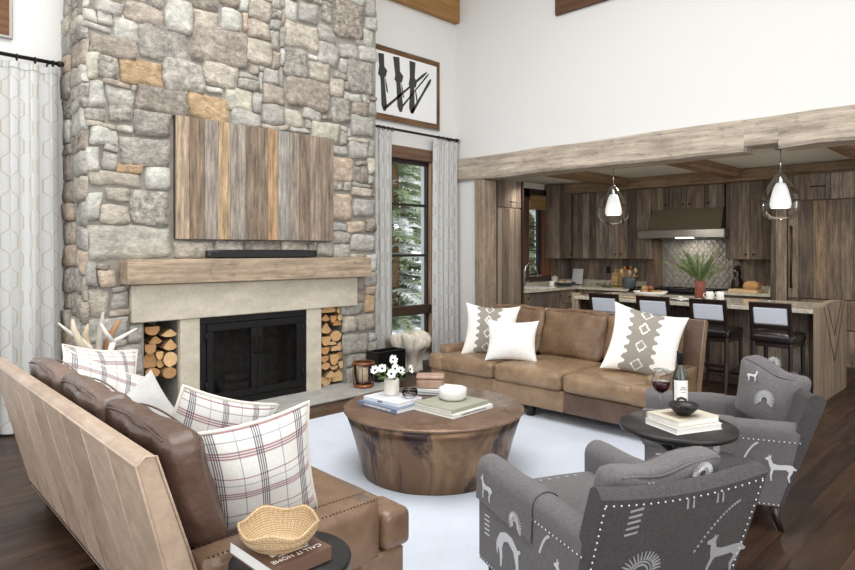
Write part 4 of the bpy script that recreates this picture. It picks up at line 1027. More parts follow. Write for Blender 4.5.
def spine_marks(k, wd=.6, seed=1, hh=.5):
    def f(t, w, d, h):
        q = random.Random(seed); m = MB(); x = -w*wd/2
        while x < w*wd/2:
            l = q.uniform(.004, .012); z = h*(1-hh)/2; m.box(x, x+l, d/2, d/2+.0006, z, h-z, (1, 1, 1), 0, 0); x += l+.004
        m.build('spine_lettering', k, t)
    return f
book('large blue-grey bound book, lowest of the left stack on the coffee table', (2.852, 3.19, CT), .38, .275, .030, 91, c(120, 134, 160), extra=spine_marks('white_ink', .7, 2, .45))
book('white book lying on the blue-grey book under the flower vase', (2.865, 3.20, CT+.031), .33, .235, .027, 93, c(226, 228, 234), extra=spine_marks('ink', .12, 3))
book('white book, lowest of the right stack on the coffee table', (3.085, 2.845, CT), .40, .36, .027, 181, c(238, 236, 230), extra=spine_marks('ink', .6, 4, .35))
book('sage green book under the white bowl on the coffee table', (3.075, 2.85, CT+.028), .37, .33, .024, 182, c(158, 160, 142))
book('slim book, lowest of the rear stack on the coffee table', (3.36, 3.30, CT), .27, .22, .018, -150, c(120, 130, 140))
book('slim white book between the tan box and the lowest rear book', (3.365, 3.30, CT+.019), .25, .20, .016, -155, c(226, 226, 222))
t = thing('lidded_box', 'tan leather lidded box on the rear books of the coffee table', 'box', (3.34, 3.31, CT+.036), math.radians(-48))
m = MB(); m.soft(0, 0, .034, .2, .15, .068, .014, n=6, col=c(172, 142, 124)); m.build('box_body', 'leather_hide', t)
m = MB(); m.soft(0, 0, .08, .208, .158, .026, .011, n=6, col=c(178, 148, 130)); m.build('lid', 'leather_hide', t)
t = thing('bud_vase', 'cream cylinder vase of white anemones on the left coffee table books', 'vase', (2.90, 3.25, CT+.059))
m = MB(); m.lathe([(.001, 0), (.047, 0), (.052, .01), (.052, .10), (.048, .112), (.042, .112), (.042, .02), (.001, .02)], n=28); m.build('pot', 'stoneware', t)
q = random.Random(5)
for i, (fx, fy, fz) in enumerate(((.01, .0, .235), (-.085, .0, .19), (-.095, .06, .17), (.0, -.03, .18), (-.05, -.05, .155), (.11, -.06, .165), (.05, -.03, .16), (.06, .06, .19))):
    st = MB(); st.tube([(fx*.25, fy*.25, .06), (fx*.55, fy*.55, .12), (fx, fy, fz)], .003, 5, c(96, 124, 70)); fl = st.build('flower_stem', 'leaf', t)
    m = MB(); a = Vector((fx*.9-.03, fy-.09, .06)).normalized(); M = T(fx, fy, fz) @ a.to_track_quat('Z', 'Y').to_matrix().to_4x4(); m.M = M
    for k in range(8):
        t0 = 2*PI*k/8+q.uniform(-.1, .1); L = .031*q.uniform(.9, 1.1); m.M = M @ RZ(t0)
        m.grid(lambda u, v: (v*L, (u-.5)*.028*math.sin(PI*min(1, .15+.75*v)), .004+.016*v*v-.006*(2*u-1)**2*v+.002*(k % 2)), 4, 4, c(244, 244, 240))
    fb = m.build('flower_head', 'leaf', fl)
    m = MB(M); m.ball(0, 0, .006, .009, 8, c(30, 30, 40)); m.build('flower_eye', 'leaf', fl)
m = MB()
for i in range(26):
    a = q.uniform(0, 2*PI); r = q.uniform(.03, .1); p = Vector((math.cos(a)*r, math.sin(a)*r, q.uniform(.105, .16))); d = Vector((math.cos(a), math.sin(a), q.uniform(-.2, .6))).normalized()*.035; s = Vector((-d.y, d.x, 0))*.35
    m.add([tuple(p-d*.4), tuple(p+s), tuple(p+d), tuple(p-s)], [(0, 1, 2, 3)], None, q.choice([c(90, 122, 62), c(120, 146, 84), c(72, 100, 52)]))
m.build('leaf_spray', 'leaf', t)
m = MB(); m.lathe([(.001, 0), (.025, 0), (.045, .012), (.056, .034), (.05, .058), (.044, .06), (.049, .036), (.04, .016), (.001, .006)], n=28); m.build('glass_bowl', 'smoked_glass', loc=(2.925, 3.095, CT+.0595), label='small smoked glass bowl beside the flower vase', cat='bowl')
m = MB(); m.lathe([(.001, 0), (.072, 0), (.082, .008), (.092, .02), (.094, .075), (.089, .078), (.086, .03), (.07, .018), (.001, .016)], n=40); m.build('footed_bowl', 'ceramic_white', loc=(3.12, 2.88, CT+.053), label='white straight sided bowl on the sage green book', cat='bowl')

# ------------------------------------------------------------------ round side table between the armchairs
t = thing('round_side_table', 'round black side table between the two armchairs', 'side table', (3.066, 1.324, RUG))
m = MB(); m.lathe([(.001, .60), (.262, .60), (.272, .606), (.274, .626), (.268, .632), (.001, .632)], n=56); m.build('table_top', 'table_black', t)
m = MB(); m.lathe([(.03, .06), (.032, .3), (.028, .5), (.06, .575), (.07, .60)], n=16); m.build('post', 'table_black', t)
for k in range(4):
    a = k*PI/2+.6; ca, sa = math.cos(a), math.sin(a)
    m = MB(); m.tube([(ca*s, sa*s, z) for s, z in ((.02, .50), (.08, .545), (.16, .565), (.22, .598))], [.022, .02, .017, .012], 8); m.build('bracket_arm', 'table_black', t)
    m = MB(); m.tube([(ca*s, sa*s, z) for s, z in ((.02, .10), (.08, .085), (.16, .05), (.22, .012))], [.026, .022, .018, .013], 8); m.build('leg', 'table_black', t)
ST = RUG+.633
book('white book, lower of two on the round black side table', (3.04, 1.285, ST), .275, .21, .030, -24, c(236, 234, 228))
book('pale cream book under the black bowl on the round side table', (3.043, 1.29, ST+.031), .265, .20, .030, -21, c(204, 196, 178), extra=lambda t, w, d, h: (lambda m: (m.box(-.09, .03, -.07, .05, h, h+.0006, c(150, 134, 112), 0, 0), m.build('cover_print', 'cover', t)))(MB()))
t = thing('handled_bowl', 'small black bowl with two handles on the side table books', 'bowl', (3.02, 1.275, ST+.0625), .5)
m = MB(); m.lathe([(.001, 0), (.03, 0), (.034, .006), (.062, .03), (.070, .05), (.066, .053), (.056, .032), (.028, .012), (.001, .010)], n=32); m.build('bowl_body', 'table_black', t)
for s in (-1, 1):
    m = MB(); m.tube([(s*.066, -.02, .045), (s*.082, -.018, .055), (s*.088, 0, .06), (s*.082, .018, .055), (s*.066, .02, .045)], .007, 8); m.build('handle', 'table_black', t)
t = thing('wine_bottle', 'dark wine bottle with white label on the round side table', 'bottle', (3.215, 1.375, ST))
m = MB(); m.lathe([(.001, 0), (.034, 0), (.037, .006), (.037, .20), (.033, .225), (.017, .255), (.0145, .27), (.0145, .325), (.001, .325)], n=28); m.build('bottle_body', 'bottle_glass', t)
m = MB(); m.lathe([(.0152, .262), (.0155, .322), (.0165, .324), (.0165, .334), (.001, .336)], n=20); m.build('capsule', 'black_lacquer', t)
def wrap(m, r, a0, a1, z0, z1, col=(1, 1, 1)):
    m.grid(lambda u, v: (r*math.cos(a0+(a1-a0)*u), r*math.sin(a0+(a1-a0)*u), z0+v*(z1-z0)), 14, 1, col)
m = MB(); wrap(m, .0376, -3.6, -1.0, .085, .19); lb = m.build('bottle_label', 'ceramic_white', t)
m = MB(); wrap(m, .0379, -2.75, -1.85, .142, .147); wrap(m, .0379, -2.6, -2.0, .152, .158); wrap(m, .0379, -2.6, -2.0, .129, .133); m.build('label_print', 'metal_frame', lb)
t = thing('wine_glass', 'stemmed glass of red wine left of the bottle', 'glass', (3.185, 1.463, ST))
m = MB(); m.lathe([(.001, .003), (.034, .001), (.034, .003), (.006, .008), (.004, .02), (.004, .10), (.012, .11), (.036, .128), (.046, .16), (.044, .195), (.037, .235)], n=32); m.build('glass_bowl', 'clear_glass', t)
m = MB(); m.lathe([(.001, .111), (.012, .1125), (.035, .129), (.0446, .157), (.0450, .17), (.001, .17)], n=32); m.build('wine', 'red_wine', t)

# ------------------------------------------------------------------ near side table, book and basket
t = thing('round_side_table', 'small round black table at the bottom edge beside the left sofa', 'side table', (1.085, 1.685, 0))
m = MB(); m.lathe([(.001, .52), (.178, .52), (.186, .526), (.186, .544), (.18, .55), (.001, .55)], n=48); m.build('table_top', 'black_lacquer', t)
m = MB(); m.tube([(0, 0, .02), (0, 0, .52)], .022, 12); m.build('post', 'black_lacquer', t)
m = MB(); m.lathe([(.001, 0), (.14, 0), (.14, .012), (.03, .03), (.001, .03)], n=32); m.build('base', 'black_lacquer', t)
BT = .551
book('brown covered book titled in white, under the wicker basket', (1.055, 1.70, BT), .205, .255, .042, 180, c(104, 78, 66), extra=None)
bk = COL.objects[-1].parent
# the title runs along the near edge, upside down from the camera
bk.rotation_euler = (0, 0, math.radians(180))
def title(t, h):
    m = MB(); m.box(-.06, .065, -.035, .062, h, h+.0007, (1, 1, 1), 0, 0); m.build('cover_photo', 'paper', t)
    m = MB(); m.box(-.055, .05, .070, .0735, h, h+.0007, (1, 1, 1), 0, 0); m.build('subtitle_line', 'white_ink', t)
    cu = bpy.data.curves.new('title', 'FONT'); cu.body = 'CALL IT HOME'; cu.size = .026; cu.align_x = 'CENTER'; cu.extrude = .0004
    o = bpy.data.objects.new('title', cu); COL.objects.link(o); bpy.context.view_layer.update()
    me = bpy.data.meshes.new_from_object(o.evaluated_get(bpy.context.evaluated_depsgraph_get())); bpy.data.objects.remove(o)
    me.materials.clear(); me.materials.append(MATS['white_ink'])
    q = bpy.data.objects.new('title_lettering', me); COL.objects.link(q); q.parent = t; q.location = (0, .085, h+.0004)
title(bk, .042)
m = MB()
def weavewob(r, z, a): return r*(1+.012*math.sin(a*44+z*900)), z+(.007*math.sin(a*5+.6)*(z/.065)**2 if z > .03 else 0)
P = [(.001, .0)]+[(.062*k/4, 0) for k in range(1, 5)]
for k in range(1, 23): P += [(.062+.06*math.sin(k/22*PI/2)+(.0016 if k % 2 else -.0016), .074*(k/22)**1.25)]
P += [(.119, .0755)]
for k in range(21, 0, -1): P += [(.056+.06*math.sin(k/22*PI/2)+(.0016 if k % 2 else -.0016), .006+.069*(k/22)**1.25)]
P += [(.05, .006), (.001, .006)]
m.lathe(P, n=132, wob=weavewob); m.build('wicker_basket', 'wicker', loc=(1.045, 1.69, BT+.043), label='scalloped woven basket on the brown book', cat='basket')
# ------------------------------------------------------------------ kitchen
KP = [c(134, 119, 105), c(118, 104, 92), c(148, 132, 116), c(106, 93, 83), c(156, 142, 128), c(126, 110, 96), c(142, 122, 102), c(124, 114, 106)]
KX, SX = 9.2, 8.9                        # faces of the wall cabinets and of the base cabinets on the back wall
CZ = .87
def knob(p, nrm, parent):
    m = MB(); q = Vector(nrm).to_track_quat('Z', 'Y').to_matrix().to_4x4(); m.M = T(*p) @ q
    m.lathe([(.007, 0), (.007, .012), (.014, .018), (.014, .026), (.001, .03)], n=10); m.build('knob', 'bronze', parent)
def cabinet(name, label, cat, axis, a0, a1, z0, z1, face, back, doors, knobs='bottom', group=None, pal=KP, handle=None, wood='old_wood'):
    """box unit whose front lies at `face` (x for axis y, y for axis x); doors: list of (a0, a1, z0, z1, knob side)"""
    t = thing(name, label, cat, (0, 0, 0), 0, group); m = MB(); f2 = face+(.024 if axis == 'y' else .024)
    k = c(112, 96, 82)
    if axis == 'y': m.box(f2, back, a0, a1, z0, z1, k, 2, .002)
    else: m.box(a0, a1, f2, back, z0, z1, k, 2, .002)
    m.build('carcass', wood, t)
    if 0 < z0 < .2:
        m = MB(); m.box(*((face+.07, back-.01, a0, a1) if axis == 'y' else (a0, a1, face+.07, back-.01)), 0, z0, c(60, 50, 44), 2, .002); m.build('toe_kick', wood, t)
    for (d0, d1, e0, e1, ks) in doors:
        m = MB(); planks(m, 'y' if axis == 'y' else 'x', d0+.002, d1-.002, e0+.002, e1-.002, face, f2-.001, pal)
        d = m.build('drawer' if ks == 'd' else 'door', wood, t)
        if ks == 'd': kp, kz = (d0+d1)/2, (e0+e1)/2
        elif ks == 'n': continue
        else: kp = d0+.05 if ks == 'l' else d1-.05; kz = e0+.07 if knobs == 'bottom' else e1-.07
        if ks == 'h':
            continue
        knob((face, kp, kz) if axis == 'y' else (kp, face, kz), (-1, 0, 0) if axis == 'y' else (0, -1, 0), d)
    return t
def pull(p0, p1, off, parent, r=.008, mat='bronze', name='handle'):
    m = MB(); p0, p1, off = Vector(p0), Vector(p1), Vector(off); d = (p1-p0).normalized()
    m.tube([p0, p0+off], r*.8, 8); m.tube([p1, p1+off], r*.8, 8); m.tube([p0+off-d*r*2, p1+off+d*r*2], r, 8); m.build(name, mat, parent)
# tall cabinet by the post (opens towards the kitchen)
t = cabinet('tall_cabinet', 'tall weathered wood cabinet beside the post at the left of the kitchen', 'cabinet', 'x', 6.96, 7.50, .10, 2.5, 5.56, 6.09, [(6.96, 7.50, 2.11, 2.5, 'n'), (6.96, 7.50, .10, 2.10, 'n')], wood='sawn_wood')
pull((7.22, 5.56, 2.19), (7.38, 5.56, 2.19), (0, -.03, 0), t, .006, 'black_iron')
m = MB(); m.box(7.50, 7.525, 5.53, 6.09, .1, 2.5, c(60, 46, 40), 2, .002); m.build('end_panel', 'brown_wood', t)
# sink run on the window wall
cabinet('sink_cabinet', 'low weathered cabinet with the sink under the kitchen window', 'cabinet', 'x', 7.53, SX, .10, CZ, 5.50, 6.09, [(7.53, 7.95, .12, .86, 'l'), (7.95, 8.47, .12, .86, 'r'), (8.47, SX, .66, .86, 'd'), (8.47, SX, .40, .655, 'd'), (8.47, SX, .12, .395, 'd')], 'top')
m = MB(); m.box(7.53, 7.88, 5.46, 6.095, CZ, .91, (1, 1, 1), 0, .004); m.box(8.44, 9.55, 5.46, 6.095, CZ, .91, (1, 1, 1), 0, .004); m.box(7.88, 8.44, 5.46, 5.56, CZ, .91, (1, 1, 1), 0, .004); m.box(7.88, 8.44, 5.98, 6.095, CZ, .91, (1, 1, 1), 0, .004); m.box(7.53, 9.55, 6.072, 6.095, .91, 1.0, (1, 1, 1), 0, .003)
m.box(8.87, 9.55, 4.60, 5.46, CZ, .91, (1, 1, 1), 1, .004); m.box(9.53, 9.552, 4.60, 6.07, .91, 1.0, (1, 1, 1), 1, .003)
m.build('worktop', 'granite', label='speckled granite worktop running round the kitchen corner to the range', cat='worktop')
m = MB()
for (a, b, y0, y1) in ((7.88, 8.44, 5.56, 5.575), (7.88, 8.44, 5.965, 5.98), (7.88, 7.895, 5.575, 5.965), (8.425, 8.44, 5.575, 5.965)): m.box(a, b, y0, y1, .72, .913, (1, 1, 1), 2, .004)
m.box(7.895, 8.425, 5.575, 5.965, .72, .735); m.build('kitchen_sink', 'ceramic_white', label='white sink basin under the kitchen window', cat='sink')
t = thing('faucet', 'tall chrome gooseneck faucet at the kitchen window', 'faucet', (8.22, 6.02, .911))
m = MB(); m.tube([(0, 0, 0), (0, 0, .26)]+[(.13-.13*math.cos(a), 0-.05*math.sin(a/2), .26+.13*math.sin(a)) for a in [PI*k/10 for k in range(1, 10)]]+[(.275, -.05, .2), (.28, -.05, .15)], [.016]*2+[.014]*9+[.015, .017], 10); m.build('spout', 'chrome', t)
m = MB(); m.tube([(.0, -.01, .05), (0, -.03, .07), (-.015, -.1, .11)], [.012, .009, .006], 8); m.build('lever', 'chrome', t)
m = MB(); m.lathe([(.026, 0), (.026, .012), (.016, .02)], n=14); m.build('base', 'chrome', t)
# corner wall cabinet beside the window, then the wall cabinets over the back counter
t = cabinet('wall_cabinet', 'corner wall cabinet right of the kitchen window', 'cabinet', 'x', 8.88, 9.24, 1.36, 2.585, 5.77, 6.09, [(9.0, 9.2, 1.36, 2.57, 'r')])
m = MB(); planks(m, 'y', 5.80, 6.085, 1.36, 2.585, 8.865, 8.885, KP, (.14, .2)); m.build('side_panel', 'old_wood', t)
cabinet('wall_cabinet', 'two door wall cabinet between the corner and the range hood', 'cabinet', 'y', 4.38, 5.76, 1.36, 2.44, KX, 9.555, [(4.38, 4.92, 1.36, 2.44, 'r'), (4.92, 5.76, 1.36, 2.44, 'l')])
cabinet('wall_cabinet', 'short wall cabinet above the range hood', 'cabinet', 'y', 3.31, 4.375, 2.10, 2.44, KX, 9.555, [(3.31, 3.58, 2.1, 2.44, 'r'), (3.58, 3.84, 2.1, 2.44, 'r'), (3.84, 4.1, 2.1, 2.44, 'l'), (4.1, 4.375, 2.1, 2.44, 'l')])
cabinet('wall_cabinet', 'two door wall cabinet right of the range hood', 'cabinet', 'y', 2.66, 3.29, 1.37, 2.44, KX, 9.555, [(2.66, 2.97, 1.37, 2.44, 'r'), (2.97, 3.29, 1.37, 2.44, 'l')])
m = MB(); planks(m, 'y', 4.50, 6.08, 1.0, 1.36, 9.535, 9.555, KP); planks(m, 'y', 2.62, 3.31, .93, 1.37, 9.535, 9.555, KP); m.box(9.3, 9.555, 4.36, 4.50, .92, 1.66, c(120, 102, 86), 2, .003)
planks(m, 'x', 9.03, 9.53, 1.0, 1.36, 6.075, 6.095, KP); m.build('trim_10', 'old_wood', kind='structure')
# hood
t = thing('range_hood', 'stainless range hood with a steel lip and a lit lamp strip', 'range hood', (0, 0, 0))
m = MB(); y0, y1 = 3.32, 4.36
m.add([(9.10, y0, 1.80), (9.10, y1, 1.80), (9.2, y1, 2.10), (9.2, y0, 2.10), (9.555, y0, 1.8), (9.555, y1, 1.8), (9.555, y1, 2.1), (9.555, y0, 2.1)], [(3, 2, 1, 0), (1, 2, 6, 5), (0, 4, 7, 3), (4, 5, 6, 7), (3, 7, 6, 2)]); m.build('hood_body', 'hood_metal', t)
m = MB(); m.box(9.0, 9.55, 3.24, 4.50, 1.67, 1.80, (1, 1, 1), 1, .01); m.build('lip', 'brushed_steel', t)
m = MB(); m.box(8.994, 9.06, 3.66, 3.92, 1.665, 1.685, (1, 1, 1), 1, .002); m.build('lamp_strip', 'lamp_lens', t)
# diamond tiles
m = MB(); m.box(9.548, 9.556, 3.31, 4.36, .90, 1.70, c(120, 118, 112)); tw, th = .088, .125
for i in range(13):
    for j in range(14):
        cy = 3.34+i*tw+(j % 2)*tw/2; cz = .94+j*th/2
        if not (3.31+tw/2 < cy < 4.36-tw/2+.02 and cz+th/2 < 1.70): continue
        a, b = tw/2-.003, th/2-.004; k = jit((1, 1, 1), .1)
        P = [(9.548, cy-a, cz), (9.548, cy, cz-b), (9.548, cy+a, cz), (9.548, cy, cz+b)]; Q = [(9.536, cy-a*.72, cz), (9.536, cy, cz-b*.72), (9.536, cy+a*.72, cz), (9.536, cy, cz+b*.72)]
        m.add(P+Q, [(4, 7, 6, 5)]+[(q, (q+1) % 4, 4+(q+1) % 4, 4+q)[::-1] for q in range(4)], None, k)
m.build('trim_11', 'tile_glaze', kind='structure')
# range and base cabinets
t = thing('range_cooker', 'steel range with black cooktop under the hood', 'range', (0, 0, 0))
m = MB(); m.box(8.90, 9.54, 3.32, 4.58, .0, .88, (1, 1, 1), 1, .006); m.build('body', 'brushed_steel', t)
m = MB(); m.box(8.88, 9.54, 3.32, 4.58, .88, .915, (1, 1, 1), 1, .006); m.build('cooktop', 'cooktop', t)
for i in range(3):
    y = 3.53+i*.42
    m = MB()
    for d in (-.15, -.05, .05, .15): m.tube([(8.95, y+d, .935), (9.48, y+d, .935)], .008, 6)
    for x in (8.96, 9.1, 9.22, 9.34, 9.47): m.tube([(x, y-.17, .935), (x, y+.17, .935)], .008, 6); m.tube([(x, y-.17, .915), (x, y-.17, .935)], .008, 6); m.tube([(x, y+.17, .915), (x, y+.17, .935)], .008, 6)
    m.build('grate', 'cooktop', t)
for i in range(6): m = MB(RY(-PI/2)); m.M = T(8.9, 3.45+i*.2, .81) @ RY(-PI/2); m.lathe([(.024, 0), (.024, .02), (.018, .035), (.001, .036)], n=12); m.build('knob', 'cooktop', t)
for (a, b) in ((3.36, 3.94), (3.98, 4.54)):
    m = MB(); m.box(8.885, 8.9, a, b, .2, .72, (1, 1, 1), 1, .004); d = m.build('oven_door', 'brushed_steel', t); pull((8.885, a+.06, .66), (8.885, b-.06, .66), (-.045, 0, 0), d, .011, 'chrome')
cabinet('base_cabinet', 'base cabinet in the corner left of the range', 'cabinet', 'y', 4.60, 5.47, .10, CZ, SX, 9.555, [(4.60, 5.03, .64, .86, 'd'), (5.03, 5.47, .64, .86, 'd'), (4.60, 5.03, .12, .635, 'r'), (5.03, 5.47, .12, .635, 'l')], 'top')
cabinet('base_cabinet', 'base cabinet right of the range under the bread board', 'cabinet', 'y', 2.62, 3.31, .10, .89, SX, 9.555, [(2.62, 2.96, .12, .88, 'r'), (2.96, 3.31, .12, .88, 'l')], 'top')
m = MB(); m.box(8.87, 9.552, 2.62, 3.315, .89, .93, (1, 1, 1), 1, .004); m.box(8.87, 9.53, 2.62, 2.64, .93, 1.0, (1, 1, 1), 0, .003); m.box(9.51, 9.53, 2.64, 3.315, .93, 1.0, (1, 1, 1), 1, .003); m.build('worktop', 'granite', label='short granite worktop right of the range with the bottle and bread', cat='worktop')
# tall panelled refrigerator wall at the right
t = cabinet('tall_cabinet', 'narrow full height wood filler cabinet right of the bread counter', 'cabinet', 'y', 2.42, 2.61, 0, 2.44, 8.85, 9.555, [(2.42, 2.61, .0, 2.44, 'n')])
t = cabinet('refrigerator_cabinet', 'wood panelled refrigerator with a long vertical handle', 'cabinet', 'y', 1.60, 2.41, .0, 2.44, 8.85, 9.555, [(1.60, 2.41, 2.12, 2.44, 'n'), (1.60, 2.41, .90, 2.11, 'n'), (1.60, 2.41, .54, .89, 'n'), (1.60, 2.41, .10, .53, 'n')])
pull((8.85, 2.36, 1.05), (8.85, 2.36, 1.78), (-.06, 0, 0), t, .013, 'brass_nail'); pull((8.85, 2.0, 2.28), (8.85, 2.14, 2.28), (-.03, 0, 0), t, .007)
t = cabinet('tall_cabinet', 'tall wood cabinet at the far right edge behind the island end', 'cabinet', 'y', -.2, 1.59, .0, 2.44, 8.85, 9.555, [(.7, 1.59, 2.12, 2.44, 'n'), (.7, 1.59, .90, 2.11, 'n'), (.7, 1.59, .54, .89, 'n'), (.7, 1.59, .10, .53, 'n'), (-.2, .69, .1, 2.44, 'n')])
m = MB(); m.box(8.835, 8.87, -.2, 2.61, 0, .10, c(80, 66, 56), 1, .003); m.build('baseboard_kitchen', 'brown_wood', kind='structure')

# ------------------------------------------------------------------ island
t = thing('kitchen_island', 'long wood kitchen island with granite top behind the bar stools', 'island', (7.5, 3.0, 0))
IO = Vector((7.5, 3.0, 0))
def ip(m, name, mat, par=None, **k):
    m.v = [(x-IO.x, y-IO.y, z) for x, y, z in m.v]; return m.build(name, mat, par or t, **k)
m = MB(); planks(m, 'y', 1.73, 4.30, .08, .865, 7.42, 7.445, KP); planks(m, 'y', 1.73, 4.30, .08, .865, 8.02, 8.045, KP); m.box(7.445, 8.02, 1.73, 4.30, .0, .865, c(110, 92, 78)); ip(m, 'body', 'old_wood')
m = MB(); m.box(7.07, 8.10, 1.70, 4.40, .868, .912, (1, 1, 1), 1, .005); ip(m, 'countertop', 'granite')
m = MB(); m.box(7.09, 7.16, 4.36, 4.45, 0, .945, c(186, 164, 138), 2, .006); ip(m, 'corner_post', 'old_wood')
m = MB(); m.box(7.16, 8.1, 4.40, 4.44, 0, .866, c(120, 102, 86), 2, .004); ip(m, 'far_end_panel', 'old_wood')
# near end panel with a shallow arched top and inlaid V lines
m = MB(Matrix(((1, 0, 0, 0), (0, 0, -1, 0), (0, 1, 0, 0), (0, 0, 0, 1))))
P = [(7.07, 0), (8.10, 0), (8.10, .95)]+[(8.10-1.03*k/10, .95+.03*math.sin(PI*k/10)-.015*k/10) for k in range(1, 10)]+[(7.07, .935)]
m.prism(P, -1.70, -1.63, c(146, 128, 110)); m.uv = [[(b, a) for a, b in f] for f in m.uv]; e = ip(m, 'end_panel', 'sawn_wood')
m = MB()
for (a, b) in (((7.16, .93), (7.58, .35)), ((8.0, .96), (7.58, .35)), ((7.30, .95), (7.58, .62)), ((7.86, .96), (7.58, .62))):
    m.tube([(a[0], 1.629, a[1]), (b[0], 1.629, b[1])], .004, 4, c(60, 48, 40))
ip(m, 'inlay', 'brown_wood', e)

# ------------------------------------------------------------------ bar stools
def make_stool(label, loc):
    t = thing('bar_stool', label, 'bar stool', loc, 0, 'bar stools at the island')
    # local +x faces the island, the back is at -x
    for s in (-1, 1):
        m = MB(); m.tube([(-.245, s*.165, 0), (-.2, s*.165, .35), (-.19, s*.165, .62), (-.225, s*.168, .82), (-.265, s*.17, .985)], [.019, .021, .022, .02, .018], 4, sm=False); m.build('rear_leg', 'dark_stain', t)
        m = MB(); m.tube([(.2, s*.17, 0), (.19, s*.17, .58)], [.017, .022], 4, sm=False); m.build('front_leg', 'dark_stain', t)
        m = MB(); m.box(-.2, .19, s*.168-.011, s*.168+.011, .24, .275, (1, 1, 1), 0, .003); m.build('stretcher', 'dark_stain', t)
    m = MB(); m.box(.18, .205, -.16, .16, .17, .205, (1, 1, 1), 1, .003); m.build('footrest', 'dark_stain', t)
    m = MB(); m.box(-.225, -.20, -.16, .16, .30, .335, (1, 1, 1), 1, .003); m.build('stretcher', 'dark_stain', t)
    m = MB(); m.box(-.2, .2, -.19, .19, .56, .60, (1, 1, 1), 1, .006); m.build('seat_frame', 'dark_stain', t)
    m = MB(); m.soft(.0, 0, .64, .43, .40, .09, .03, (0, 0, .02), 10); m.build('seat', 'black_leather', t)
    lean = lambda p: Vector((p.x-(p.z-.72)*.21, p.y, p.z))
    m = MB(); m.box(-.225, -.185, -.185, .185, .945, .995, (1, 1, 1), 1, .006, warp=lambda p: lean(p)+Vector((0, 0, .0))); m.box(-.222, -.188, -.165, .165, .735, .78, (1, 1, 1), 1, .006, warp=lean)
    for s in (-1, 1): m.box(-.222, -.188, s*.168-.018, s*.168+.018, .735, .96, (1, 1, 1), 2, .004, warp=lean)
    m.build('back_frame', 'dark_stain', t)
    m = MB(); m.box(-.226, -.182, -.15, .15, .78, .945, (1, 1, 1), 1, .012, warp=lean); m.build('back_pad', 'stool_fabric', t)
    return t
sl = ['nearest bar stool, whole back clear of the sofa, at the right end of the island', 'second bar stool from the right, just beyond the sofa end', 'third bar stool from the right, behind the kilim pillow on the sofa', 'farthest bar stool, at the left end of the island']
st0 = make_stool(sl[0], (6.86, 1.955, 0))
for i, y in enumerate((2.54, 3.13, 3.72)): dup(st0, (6.86, y, 0), 0, sl[i+1])

# ------------------------------------------------------------------ pendants and downlights
def make_pendant(label, loc):
    t = thing('pendant_lamp', label, 'pendant lamp', loc, 0, 'teardrop pendants over the island')
    m = MB(); m.lathe([(.05, 2.58), (.05, 2.598), (.001, 2.599)], n=20); m.lathe([(.001, 2.58), (.05, 2.58)], n=20); m.build('ceiling_rose', 'chrome', t)
    m = MB(); m.tube([(0, 0, 2.30), (0, 0, 2.585)], .006, 8); m.build('stem', 'chrome', t)
    m = MB(); m.lathe([(.02, 2.20), (.024, 2.21), (.024, 2.32), (.014, 2.345), (.001, 2.346)], n=16); m.build('socket', 'chrome', t)
    m = MB(); m.lathe([(.026, 2.325), (.045, 2.31), (.085, 2.25), (.135, 2.17), (.18, 2.08), (.198, 2.01), (.19, 1.93), (.155, 1.86), (.11, 1.822), (.105, 1.822)], n=44); m.build('glass_drop', 'clear_glass', t)
    m = MB(); m.lathe([(.024, 2.22), (.044, 2.212), (.062, 2.18), (.082, 2.11), (.098, 2.04), (.104, 1.995), (.098, 1.955), (.085, 1.948), (.001, 1.965)], n=32); m.build('inner_shade', 'lamp_milk', t)
    return t
p0 = make_pendant('clear teardrop pendant nearer the right end of the beam, under its notch', (7.45, 2.10, 0))
dup(p0, (7.45, 4.055, 0), 0, 'clear teardrop pendant hanging over the left half of the island')
for (x, y, lb) in ((8.35, 3.9, 'small recessed ceiling light between the two pendants'), (8.0, 2.25, 'small recessed ceiling light right of the near pendant'), (7.5, 5.3, 'recessed ceiling light near the post by the tall cabinet')):
    t = thing('recessed_downlight', lb, 'ceiling light', (x, y, 2.60))
    m = MB(); m.lathe([(.045, -.001), (.062, -.002), (.062, -.008), (.045, -.005)], n=20); m.build('trim_ring', 'ceramic_white', t)
    m = MB(); m.lathe([(.001, -.003), (.045, -.003)], n=20); m.build('lens', 'lamp_lens', t)

